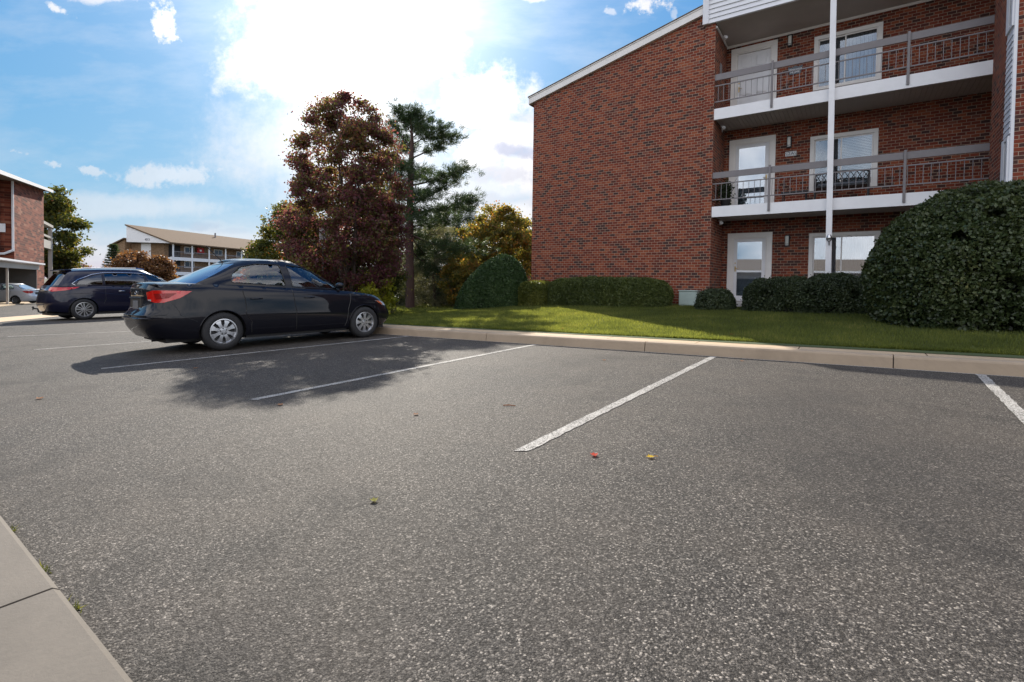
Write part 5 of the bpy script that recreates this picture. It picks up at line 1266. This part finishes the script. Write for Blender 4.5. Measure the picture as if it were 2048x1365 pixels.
# ------------------------------------------------------------------ grass
def grass():
    r=np.random.default_rng(2); n=330000
    x=r.random(n)*19-14.8; y=8.12+r.random(n)**1.25*7.0
    ky=7.5+.015*x+.70+.35*np.maximum(0,(-8.5-x)/3)*(x<-8.5)
    ok=(y>ky+r.normal(size=n)*.012)&~((x>-3.6)&(y>14.55))&(y<15.1); x=x[ok];y=y[ok]; n=len(x)
    gx=np.clip(x,-95,14); s=np.clip((x+14)/6,0,1); s=s*s*(3-2*s); z=GA*gx+GB*7.5+.165+.05*np.clip(y-8.7,0,6.5)*s
    clump=.5+.5*np.sin(x*3.1+np.sin(y*2.3)*2)*np.sin(y*4.3+np.sin(x*1.7)*2)
    h=(.028+.03*r.random(n)+.018*clump)*(1+.5*(r.random(n)>.97)); wd=.0035+.004*r.random(n)
    a=r.random(n)*6.283; dx,dy=np.cos(a),np.sin(a); ln=.6*r.random(n)*h; b=r.random(n)*6.283
    V=np.stack([np.stack([x-dx*wd,y-dy*wd,z-.01],1),np.stack([x+dx*wd,y+dy*wd,z-.01],1),np.stack([x+np.cos(b)*ln,y+np.sin(b)*ln,z+h],1)],1).reshape(-1,3)
    o=np_mesh('grass',V,np.arange(n*3).reshape(n,3),M['grass']); tag(o,'short green grass covering the lawn','grass',kind='stuff')
    n=15000; x=r.random(n)*19-14.8; ky=7.5+.015*x+.70+.35*np.maximum(0,(-8.5-x)/3)*(x<-8.5); y=ky+np.abs(r.normal(size=n))*.05-.012*(.5+.5*np.sin(x*9)); gx=np.clip(x,-95,14); z=GA*gx+GB*7.5+.165
    h=.035+.055*r.random(n)*(.5+.5*np.sin(x*2.1+np.sin(x*5))); wd=.0035+.003*r.random(n); a=r.random(n)*6.283
    V=np.stack([np.stack([x-np.cos(a)*wd,y-np.sin(a)*wd,z-.01],1),np.stack([x+np.cos(a)*wd,y+np.sin(a)*wd,z-.01],1),np.stack([x+r.normal(size=n)*.03,y-h*(.2+.9*r.random(n)),z+h*.8],1)],1).reshape(-1,3)
    o=np_mesh('grass_edge',V,np.arange(n*3).reshape(n,3),M['grass']); tag(o,'longer grass blades hanging over the walk edge','grass',kind='stuff')
    n=60000; x=r.random(n)*26-36; y=8.5+r.random(n)*18
    ok=(x<-12)&((x>-14.9)|(y>9.5+(-14.9-x)*.75)); x=x[ok];y=y[ok];n=len(x); z=GA*x+GB*7.5+.165; s=np.clip((x+14)/6,0,1); s=s*s*(3-2*s); z=z+.05*np.clip(y-8.7,0,6.5)*s
    h=.04+.05*r.random(n); a=r.random(n)*6.283; b=r.random(n)*6.283; wd=.02
    V=np.stack([np.stack([x-np.cos(a)*wd,y-np.sin(a)*wd,z-.01],1),np.stack([x+np.cos(a)*wd,y+np.sin(a)*wd,z-.01],1),np.stack([x+np.cos(b)*h*.5,y+np.sin(b)*h*.5,z+h],1)],1).reshape(-1,3)
    o=np_mesh('rough_grass',V,np.arange(n*3).reshape(n,3),M['grass']); tag(o,'coarser grass under the trees','grass',kind='stuff')
grass()
# ------------------------------------------------------------------ fallen leaves
def fallen(px,py,m,size,label,rot,curl=.3,name='fallen_leaf',fn=gz,grp='fallen leaves on the asphalt',up=.006):
    curl*=.45; p=ground_hit(px,py,fn); t=thing(name,label,'leaf',(float(p[0]),float(p[1]),fn(float(p[0]),float(p[1]))+up),rot,grp)
    mb=MB(); out=[(0,-.5),(.22,-.38),(.40,-.10),(.30,-.05),(.48,.18),(.24,.20),(.12,.36),(0,.55),(-.12,.36),(-.24,.20),(-.48,.18),(-.30,-.05),(-.40,-.10),(-.22,-.38)]
    vs=[(x*size,y*size,curl*size*(x*x*2+abs(y)*.5)) for x,y in out]+[(0,0,0.0)]
    n=len(out); fs=[(i,(i+1)%n,n) for i in range(n)]; mb.add(vs,fs); mb.build('blade',m,t,smooth=True)
    mb=MB(); mb.tube([(0,-.45*size,.01),(.02*size,-.95*size,.004+.1*size)],.0012,5); mb.build('stalk',m,t)
    return t
lm=lambda n,c: leaf_mat(n,[(0,c),(1,tuple(k*1.2 for k in c))],.4,.85)
fallen(1188,913,lm('red_leaf',(.42,.035,.012)),.055,'bright red curled leaf on the asphalt just past the end of the nearest white line',.6,.9)
fallen(1300,917,lm('yellow_leaf',(.50,.33,.01)),.048,'yellow leaf on the asphalt right of the bright red leaf',2.,.9)
fallen(748,1004,lm('olive_leaf',(.16,.15,.02)),.045,'small olive green leaf alone in the near asphalt, left of centre',1.,1.)
brn=lm('brown_leaf',(.22,.10,.045))
fallen(832,831,brn,.05,'brown curled leaf on the asphalt below the second white line',.2,.8)
fallen(560,811,brn,.06,'brown leaf on the asphalt just below the near end of the sedan shadow',1.4,.6)
fallen(80,799,brn,.07,'brown leaf near the left edge on open asphalt',.9,.8)
fallen(1208,722,brn,.06,'tan leaf lying in the middle bay close to the kerb',.9,.8)
fallen(1484,724,brn,.06,'dark leaf right of the far end of the nearest white line',.3,.8)
fallen(1598,722,brn,.06,'pale leaf at the foot of the kerb left of the kerb joint',2.3,.8)
fallen(390,738,brn,.06,'dark leaf lying inside the shadow of the sedan',1.9,.6)
p=ground_hit(1018,813,gz); t=thing('fallen_twig','short pale twig lying on the asphalt between two bays','twig',(float(p[0]),float(p[1]),gz(float(p[0]),float(p[1]))+.006),.45)
mb=MB(); mb.tube([(-.05,0,0),(0,.004,.004),(.055,-.003,.002)],[.004,.005,.003],6); mb.build('stick',brn,t)
p=ground_hit(1745,703,lambda x,y:gz(x,7.5)+.165)
# weeds in the crack of the near kerb
for k,(px,py,l) in enumerate([(100,1140,'small dry weed tuft in the crack beside the upper kerb slab'),(150,1222,'small dry weed tuft in the crack at the kerb joint'),(38,1062,'tiny weed tuft in the crack at the left picture edge')]):
    p=ground_hit(px,py,gz); t=thing('weed_tuft',l,'weed',(float(p[0]),EYF(float(p[0]))+.02,gz(float(p[0]),.5)+.003),0,'weeds in the crack along the near kerb'); r=np.random.default_rng(k)
    n=26; C=r.normal(size=(n,3))*[.018,.006,0]; D=r.normal(size=(n,3))*[1,.6,.4]+[0,.3,.7]; D/=np.linalg.norm(D,axis=1)[:,None]; needles('blades',C,D,.028,.004,M['hedgey'],t,(0,0,0))

# potted plant on the second-floor balcony
pt=thing('potted_plant','dark leafy potted plant in the left corner of the second-floor balcony','plant',(-3.22,YF+.42,3.30))
mb=MB(); mb.lathe([(0,0),(.11,0),(.15,.24),(.16,.26),(.14,.26),(.13,.22),(0,.22)],18); mb.build('pot',M['black'],pt,smooth=True,)
r=np.random.default_rng(77); n=900; C=r.normal(size=(n,3))*[.09,.09,.14]+[0,0,.46]; leaves('foliage',C,.05,M['rowbush'],pt)
mb=MB()
for k in range(6): a=k*1.05; mb.tube([(0,0,.22),(.03*math.cos(a),.03*math.sin(a),.45),(.12*math.cos(a),.12*math.sin(a),.68)],.005,5)
mb.tube([(0,0,.22),(.05,0,.6),(.22,0,.72),(.30,0,.84)],.006,5); mb.build('stems',M['bark'],pt)

gr='fallen leaves along the grass edge'
fallen(1125,661,lm('rust_leaf',(.30,.07,.025)),.07,'rust red leaf at the grass edge, leftmost of the three along the walk',.5,1.,fn=LZ,grp=gr,up=.03)
fallen(1462,673,lm('rust_leaf',(.30,.07,.025)),.06,'rust red leaf at the grass edge above the far end of the nearest line',1.7,1.,fn=LZ,grp=gr,up=.03)
fallen(1655,688,brn,.06,'tan leaf on the walk where the sunlight narrows to a wedge',1.1,1.,fn=LZ,grp=gr,up=.012)
# ------------------------------------------------------------------ sign post by the walk
sx,sy=-12.62,9.0
p=atY(646,540,9.2); sx,sy=float(p[0]),float(p[1]); sz=LZ(sx,sy)
sp=thing('parking_sign','tall narrow white sign on a thin post behind the sedan roof','sign',(sx,sy,sz),rad(28))
def hz(py,px=646): r=ray(px,py); t_=sy/r[1]; return float(H+r[2]*t_)-sz
z1,z0=hz(455),hz(498)
mb=MB(); mb.box(-.022,.022,-.015,.015,-.3,z1-.02,c=.003); mb.build('post',mat('galvanised_post',rough=.5,metal=.6,fn=paint_fn((.22,.20,.19),.2,.1,9)),sp)
mb=MB(); mb.box(-.115,.115,-.022,-.016,z0,z1,c=.002); sb=mb.build('panel',mat('sign_face',rough=.5,fn=paint_fn((.55,.54,.56),.05,.05,6)),sp)
mb=MB()
for k in range(8):
    zz=z1-.09-k*(z1-z0-.12)/8; ww=.07 if k%3 else .045; mb.box(-ww,ww,-.0236,-.0222,zz-.012,zz+.012)
mb.build('lettering',mat('faded_print',(.28,.27,.30),.7),sb)
# ------------------------------------------------------------------ carport row on the left (also what the ground-floor glass mirrors)
CZ=34.; c0=atZ(0,560,CZ); ca=rad(70.7); d1=Vector((-math.sin(ca),math.cos(ca),0)); 
def CP(s,o=0.,z=0.): return Vector((float(c0[0]),float(c0[1]),0))+d1*s+Vector((d1.y,-d1.x,0))*-o*1.0+Vector((0,0,z))
# local frame: x along towards the camera side, y to the back
cr=thing('carport','long open carport with a low shingled roof and square posts across the lot','carport',(float(c0[0]),float(c0[1]),gz(float(c0[0]),float(c0[1]))),math.atan2(-d1.y,-d1.x))
zB=cr.location.z
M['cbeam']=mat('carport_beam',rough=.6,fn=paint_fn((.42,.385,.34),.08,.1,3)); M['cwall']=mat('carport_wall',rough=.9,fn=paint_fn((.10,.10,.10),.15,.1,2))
X0,X1=-15.,66.; s_=lambda x:-GA*0*x
def slope(x): return gz(float(c0[0])-d1.x*x,float(c0[1])-d1.y*x)-zB
beamz=2.66; Dp=6.5
# y>0 is away from the lot? test with the vector to the camera
ly_=Matrix.Rotation(math.atan2(-d1.y,-d1.x),3,'Z')@Vector((0,1,0)); sgn=-1 if ly_.dot(Vector((0,0,0))-Vector(c0[:].tolist() if hasattr(c0,'tolist') else c0))>0 else 1
def cbox(mb,x0,x1,y0,y1,z0,z1): mb.box(x0,x1,min(sgn*y0,sgn*y1),max(sgn*y0,sgn*y1),z0,z1)
mb=MB(); cbox(mb,X0,X1,0,.16,beamz,beamz+.42); mb.build('beam',M['cbeam'],cr)
mb=MB(); cbox(mb,X0-.2,X1+.2,-.38,-.24,beamz+.47,beamz+.60); cbox(mb,X0-.2,X1+.2,-.24,-.0,beamz+.43,beamz+.47); mb.build('gutter',M['white'],cr)
mb=MB(); ys=[-.25*sgn,sgn*Dp]; vs=[(x,y,z) for x in (X0-.2,X1+.2) for y,z in ((-.25*sgn,beamz+.58),(sgn*Dp,beamz+1.75),(sgn*Dp,beamz+1.69),(-.25*sgn,beamz+.52))]; mb.add(vs,[(0,4,5,1),(1,5,6,2),(2,6,7,3),(3,7,4,0),(0,1,2,3),(7,6,5,4)]); mb.build('roof',M['shingle_grey'],cr)
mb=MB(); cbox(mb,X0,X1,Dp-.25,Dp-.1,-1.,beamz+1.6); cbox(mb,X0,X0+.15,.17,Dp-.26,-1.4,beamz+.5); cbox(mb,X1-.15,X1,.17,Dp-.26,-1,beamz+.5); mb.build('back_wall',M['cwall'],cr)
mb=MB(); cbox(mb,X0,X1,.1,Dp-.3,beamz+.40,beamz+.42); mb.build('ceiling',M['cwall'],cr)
x=-2.6
while x<X1:
    mb=MB(); cbox(mb,x-.10,x+.10,.02,.14,-1.2,beamz-.003); mb.build('post',M['cbeam'],cr); x+=8.4
mb=MB(); n=20
for i in range(n+1):
    x=X0+(X1-X0)*i/n
    for y in (-.35,Dp-.3): mb.v.append((x,sgn*y,slope(x)+.06))
for i in range(n): mb.f.append((2*i,2*i+2,2*i+3,2*i+1)); mb.mi.append(0)
for i in range(n): 
    x=X0+(X1-X0)*i/n; x2=X0+(X1-X0)*(i+1)/n; mb.add([(x,-sgn*.35,slope(x)-.3),(x2,-sgn*.35,slope(x2)-.3),(x2,-sgn*.35,slope(x2)+.06),(x,-sgn*.35,slope(x)+.06)],[(0,1,2,3)])
mb.build('floor_slab',M['conc'],cr)
# white sedan inside the carport
W2=dict(SEDAN); W2['lip']=None; W2.pop('lip')
wp=atZ(66,590,38.5); wl=(float(wp[0]),float(wp[1]))
# rear bumper near px 80 pointing right; car nose towards the left of the picture, parked along -d1 ... nose deeper left
hd=math.atan2(-d1.y*-1*0+float(-d1.y),float(-d1.x))
tail=Vector((wl[0],wl[1],0)); nose_dir=Vector((-FW[0]*.15-_r[0],-FW[1]*.15-_r[1],0)).normalized()
cpos=tail+nose_dir*1.9
wc=make_car('white_sedan','silver-white sedan parked inside the shaded carport, tail lamp showing','car',W2,M['carwhite'],(cpos.x,cpos.y,gz(cpos.x,cpos.y)+.07),math.atan2(nose_dir.y,nose_dir.x))
# ------------------------------------------------------------------ left brick building behind the carport
LBZ=47.; q0=atZ(28,450,LBZ); dB=d1
lb=thing('brick_building','red brick apartment building with a white downspout at the left picture edge','building',(float(q0[0]),float(q0[1]),-1.),math.atan2(dB.y,dB.x))
def bl(px,py):   # pixel on the wall plane -> local (s,z)
    r=ray(px,py); n=Vector((dB.y,-dB.x,0)); o=Vector((float(q0[0]),float(q0[1]),0)); t_=(n.dot(o)-0)/(n.dot(Vector(r.tolist()))); p=Vector((CAM+r*t_).tolist()); return (p-o).dot(dB),p.z-(-1.)
a_=bl(28,363); b_=bl(92,387); e_=bl(88,500)
sE=e_[0]; zA=a_[1]; zE=b_[1]
nl=Matrix.Rotation(math.atan2(dB.y,dB.x),3,'Z')@Vector((0,1,0)); sn=-1 if nl.dot(Vector((-q0[0],-q0[1],0)))>0 else 1   # local +y away from viewer if sn=1
def LY(y): return sn*y
M['brick_l']=M['brick_far']
def lbq(mb,*P): mb.add([(x,LY(y),z) for x,y,z in P],[tuple(range(len(P)))])
sl=(zE-zA)/(sE-a_[0]); zl=lambda x: zA+sl*(x-a_[0])
mb=MB(); lbq(mb,(0,0,-1),(sE,0,-1),(sE,0,zl(sE)),(0,0,zl(0))); lbq(mb,(sE,0,-1),(sE,14,-1),(sE,14,zl(sE)),(sE,0,zl(sE)))
lbq(mb,(0,0,-1),(0,.9,-1),(0,.9,zl(0)),(0,0,zl(0))); lbq(mb,(-.25,.9,-1),(0,.9,-1),(0,.9,zl(0)),(-.25,.9,zl(0))); lbq(mb,(-.25,.9,-1),(-.25,14,-1),(-.25,14,zl(0)),(-.25,.9,zl(0))); lbq(mb,(sE,14,-1),(-.25,14,-1),(-.25,14,zl(0)),(sE,14,zl(sE)))
mb.build('wall',M['brick_far'],lb)
xr=bl(-30,340)[0]
mb=MB(); vs=[(x,LY(y),zl(x)+dz) for x in (xr,sE+.7) for y in (-.75,14.3) for dz in (.0,.22)]; mb.add(vs,[(0,1,3,2),(4,6,7,5),(0,4,5,1),(2,3,7,6),(1,5,7,3),(0,2,6,4)])
mb.build('roof',M['shingle_grey'],lb)
mb=MB(); vs=[(x,LY(y),zl(x)+dz) for x in (xr-.02,sE+.75) for y in (-.80,-.76) for dz in (-.05,.27)]; mb.add(vs,[(0,1,3,2),(4,6,7,5),(0,4,5,1),(2,3,7,6),(1,5,7,3),(0,2,6,4)]); mb.build('roof_edge_board',M['cream'],lb)
def be(px,py,xl=0.):   # pixel on the end wall plane x=xl -> local (y away, z)
    r=Vector(ray(px,py).tolist()); o=Vector((float(q0[0]),float(q0[1]),0))+dB*xl; t_=dB.dot(o)/dB.dot(r); p=Vector((0,0,H))+r*t_; ny=Vector((-dB.y,dB.x,0)); return (p-o).dot(ny)*sn,p.z+1.
zb_=be(24,503)[1]; y0=be(27.6,450,-.2)[0]; y1=be(23.2,450,-.2)[0]
mb=MB(); ya,yb=sorted((LY(y0),LY(y1))); mb.box(-.22,-.06,ya,yb,zb_,zl(0)-.02); mb.tube([(-.14,(ya+yb)/2,zb_+.1),(-.3,LY(y1+.5),zb_-.25),(-.3,LY(y1+1.2),zb_-.3)],.12,6); mb.build('downspout',M['white'],lb)
ya,zt_=be(11,448,-.3); yc,zc_=be(11,465,-.3); 
mb=MB(); y0_,y1_=sorted((LY(ya),LY(ya+3.2))); mb.box(-.36,-.30,y0_,y1_,zc_,zt_,c=.01); ls=mb.build('name_board',M['white'],lb)
text_mesh('nt',(zt_-zc_)*.55,'lettering',M['ink'],ls,(-.366,LY(ya+.55),(zt_+zc_)/2),(math.pi/2,0,-math.pi/2),.004,'RIGHT')
# white balcony frame at its right end
mb=MB(); 
def px_s(px,py=470): return bl(px,py)[0]
x0=px_s(93); x1=px_s(114); zt=bl(93,446)[1]; 
for xx in (x0,x1): mb.box(xx-.22,xx+.22,min(LY(.5),LY(.9)),max(LY(.5),LY(.9)),-1,zt)
mb.box(x0-.3,x1+.3,min(LY(.4),LY(1.)),max(LY(.4),LY(1.)),zt,zt+.35); z2=bl(93,489)[1]; mb.box(x0,x1,min(LY(.45),LY(1.)),max(LY(.45),LY(1.)),z2-.3,z2+.75); z3=bl(93,470)[1]; mb.box(x0,x1,min(LY(.5),LY(.7)),max(LY(.5),LY(.7)),z3,z3+.25); mb.box(sE,x1+.3,min(LY(1.),LY(5)),max(LY(1.),LY(5)),zt,zt+.3); mb.box(sE,x1,min(LY(1.),LY(5)),max(LY(1.),LY(5)),z2-.2,z2)
mb.build('balcony_frame',M['cbeam'],lb)
# ------------------------------------------------------------------ tan apartment block far behind
TZ=92.; tc=atZ(345,487,TZ); th=rad(23); dL=Vector((-math.sin(th),math.cos(th),0)); tz0=-2.4
tb=thing('tan_apartment_block','distant tan brick apartment block with long white balconies and a brown roof','building',(float(tc[0]),float(tc[1]),tz0),math.atan2(dL.y,dL.x))
# local x along the long side, local y>0 = away on the end side (towards picture left)
def tl(px,py):
    r=ray(px,py); n=Vector((dL.y,-dL.x,0)); o=Vector((float(tc[0]),float(tc[1]),0)); t_=n.dot(o)/n.dot(Vector(r.tolist())); p=Vector((CAM+r*t_).tolist()); return (p-o).dot(dL),p.z-tz0
ev=tl(345,487)[1]; s2=tl(345,514)[1]; s2b=tl(345,521)[1]; LL=tl(530,505)[0]+14; rg_=ev+3.3; rd=9.3
def fl(px,py,y):   # point on plane offset y behind the facade
    r=ray(px,py); n=Vector((dL.y,-dL.x,0)); nn=Vector((-dL.y,dL.x,0)); o=Vector((float(tc[0]),float(tc[1]),0))+nn*y; t_=n.dot(o)/n.dot(Vector(r.tolist())); p=Vector((CAM+r*t_).tolist()); return (p-o).dot(dL),p.z-tz0
mb=MB()
def tq(mb,*P): mb.add(P,[tuple(range(len(P)))])
tq(mb,(0,1.8,-2),(LL,1.8,-2),(LL,1.8,ev),(0,1.8,ev)); tq(mb,(.4,1.8,-2),(.4,rd+.4,-2),(.4,rd+.4,ev),(.4,1.8,ev)); tq(mb,(-.9,rd+.4,-2),(-.9,rd+3.4,-2),(-.9,rd+3.4,ev-.6),(-.9,rd+.4,ev+.6)); tq(mb,(-.9,rd+.4,-2),(.4,rd+.4,-2),(.4,rd+.4,ev+.6),(-.9,rd+.4,ev+.6)); tq(mb,(-.9,rd+3.4,-2),(LL,rd+3.4,-2),(LL,rd+3.4,ev-.6),(-.9,rd+3.4,ev-.6)); tq(mb,(LL,1.8,-2),(LL,rd+3.4,-2),(LL,rd+3.4,ev),(LL,1.8,ev))
mb.build('wall',M['brick_tan'],tb)
mb=MB(); tq(mb,(-.9,-.5,ev-.05),(-.9,rd,ev+.2),(-.9,rd,rg_-.05)); tq(mb,(-.9,-.5,ev-.05),(.4,-.4,ev-.05),(.4,rd,ev+.2),(-.9,rd,ev+.2)); tq(mb,(-.9,rd,ev+.2),(-.9,rd,rg_),(LL,rd,rg_),(LL,rd,ev+.2)); mb.build('gable_siding',M['white'],tb)
mb=MB(); vs=[(x,y,z) for x in (-1.1,LL) for y,z in ((-.8,ev-.12),(-.8,ev+.12),(rd+.15,rg_+.18),(rd+.15,rg_-.05))]; mb.add(vs,[(0,4,5,1),(1,5,6,2),(2,6,7,3),(3,7,4,0),(0,1,2,3),(7,6,5,4)])
vs=[(x,y,z) for x in (-1.3,LL) for y,z in ((rd+.2,ev+.75),(rd+.2,ev+.95),(rd+4.,ev-.55),(rd+4.,ev-.75))]; mb.add(vs,[(0,4,5,1),(1,5,6,2),(2,6,7,3),(3,7,4,0),(0,1,2,3),(7,6,5,4)]); mb.build('roof',M['shingle'],tb)
for x in (18,33,41,45,60,80): mb=MB(); mb.tube([(x,rd-2,rg_-.7),(x,rd-2,rg_+.45)],.16,7); mb.build('vent_pipe',M['rail'],tb)
for zt_ in (s2,s2-2.75):
    mb=MB(); mb.box(-.4,LL,-.12,.05,zt_-.62,zt_,); mb.box(-.3,LL,.06,1.79,zt_-.5,zt_-.1); sl_=mb.build('balcony',M['white'],tb)
    mb=MB(); mb.box(0,LL,-.04,.04,zt_+.95,zt_+1.1); mb.box(0,LL,-.03,.03,zt_+.2,zt_+.26); x=.3
    while x<LL: mb.box(x-.02,x+.02,-.02,.02,zt_+.26,zt_+.95); x+=.32
    mb.build('railing',M['rail'],tb)
for px in (345,383,417,450,482,511,538,562):
    x=tl(px,500)[0]; mb=MB(); mb.box(x-.17,x+.17,-.18,.12 if 0 else -.125,-2,ev-.1); mb.build('post',M['white'],tb)
mb=MB(); x=2; mb.box(.34,.39,5.2,7.4,-2,ev); mb.build('end_panel',M['white'],tb)
M['farglass']=mat('far_window_glass',(.05,.06,.075),.15)
for (pa,pb) in ((368,388),(427,444),(472,488)):
  for lv in (0,-2.75):
    xa=fl(pa,500,1.8)[0]; xb=fl(pb,500,1.8)[0]; za=s2+.85+lv; zb2=s2+2.2+lv
    mb=MB(); mb.box(xa,xb,1.70,1.80,za,zb2); mb.box(xa+.0,xb-.0,1.66,1.70,zb2-.12,zb2); wn=mb.build('window',M['cream'],tb)
    mb=MB(); mb.box(xa+.2,(xa+xb)/2-.08,1.64,1.70,za+.15,zb2-.18); mb.box((xa+xb)/2+.08,xb-.2,1.64,1.70,za+.15,zb2-.18); mb.build('pane',M['farglass'],wn)
for lv in (0,-2.75):
    mb=MB(); mb.box(.9,3.4,1.72,1.795,s2+lv,s2+2.3+lv); mb.build('recess_shade_slab',M['dark'],tb)  # flat near-black slab on the wall, recess shade put in as colour
xa=fl(397,500,.6)[0]; mb=MB(); mb.box(xa,xa+1.7,.9,1.0,s2+1.1,s2+2.15); mb.build('red_banner',mat('red_cloth',(.35,.02,.02),.8),tb); mb=MB(); mb.box(xa+.6,xa+1.1,.87,.899,s2+1.45,s2+1.8); mb.build('banner_mark',M['white'],tb)
text_mesh('4513',.55,'house_number',M['ink'],tb,(-.93,4.6,ev+.62),(math.pi/2,0,-math.pi/2),.01)
# ------------------------------------------------------------------ building glimpsed between the golden tree and the gable
g0=atZ(1015,560,52); g1=atZ(1120,560,44); dd=Vector((float(g1[0]-g0[0]),float(g1[1]-g0[1]),0)); gl_=dd.length
gb=thing('grey_brick_building','distant two-storey grey-brown house with white windows glimpsed left of the brick gable','building',(float(g0[0]),float(g0[1]),-1.5),math.atan2(dd.y,dd.x))
def gh(px,py):
    r=ray(px,py); d=dd.normalized(); n=Vector((d.y,-d.x,0)); o=Vector((float(g0[0]),float(g0[1]),0)); t_=n.dot(o)/n.dot(Vector(r.tolist())); p=Vector((CAM+r*t_).tolist()); return (p-o).dot(d),p.z+1.5
zt=gh(1050,499)[1]; zm=gh(1050,535)[1]
M['greysid']=mat('grey_siding',rough=.7,fn=paint_fn((.16,.145,.13),.1,.1,3))
mb=MB(); mb.box(0,gl_+8,0,8,zm,zt); mb.build('upper_wall',M['greysid'],gb); mb=MB(); mb.box(.0,gl_+8,.003,8,-1,zm-.002); mb.build('lower_wall',M['brick_far'],gb)
mb=MB(); vs=[(x,y,z) for x in (-.5,gl_+8.5) for y,z in ((-.6,zt-.05),(-.6,zt+.12),(4,zt+1.7),(8.6,zt+.12),(8.6,zt-.05))]; mb.add(vs,[(0,5,6,1),(1,6,7,2),(2,7,8,3),(3,8,9,4),(0,1,2,3,4),(9,8,7,6,5),(4,9,5,0)]); mb.build('roof',M['shingle'],gb)
for (pa,pb,ya,yb) in ((1050,1061,503,531),(1035,1043,500,527),(1049,1058,542,552)):
    xa,z_t=gh(pa,ya); xb,z_b=gh(pb,yb); mb=MB(); mb.box(xa,xb,-.08,-.002,z_b,z_t); wn=mb.build('window',M['white'],gb); mb=MB(); w_=(xb-xa); mb.box(xa+w_*.18,xb-w_*.18,-.10,-.081,z_b+.3,(z_b+z_t)/2-.06); mb.box(xa+w_*.18,xb-w_*.18,-.10,-.081,(z_b+z_t)/2+.06,z_t-.2); mb.build('pane',M['farglass'],wn)
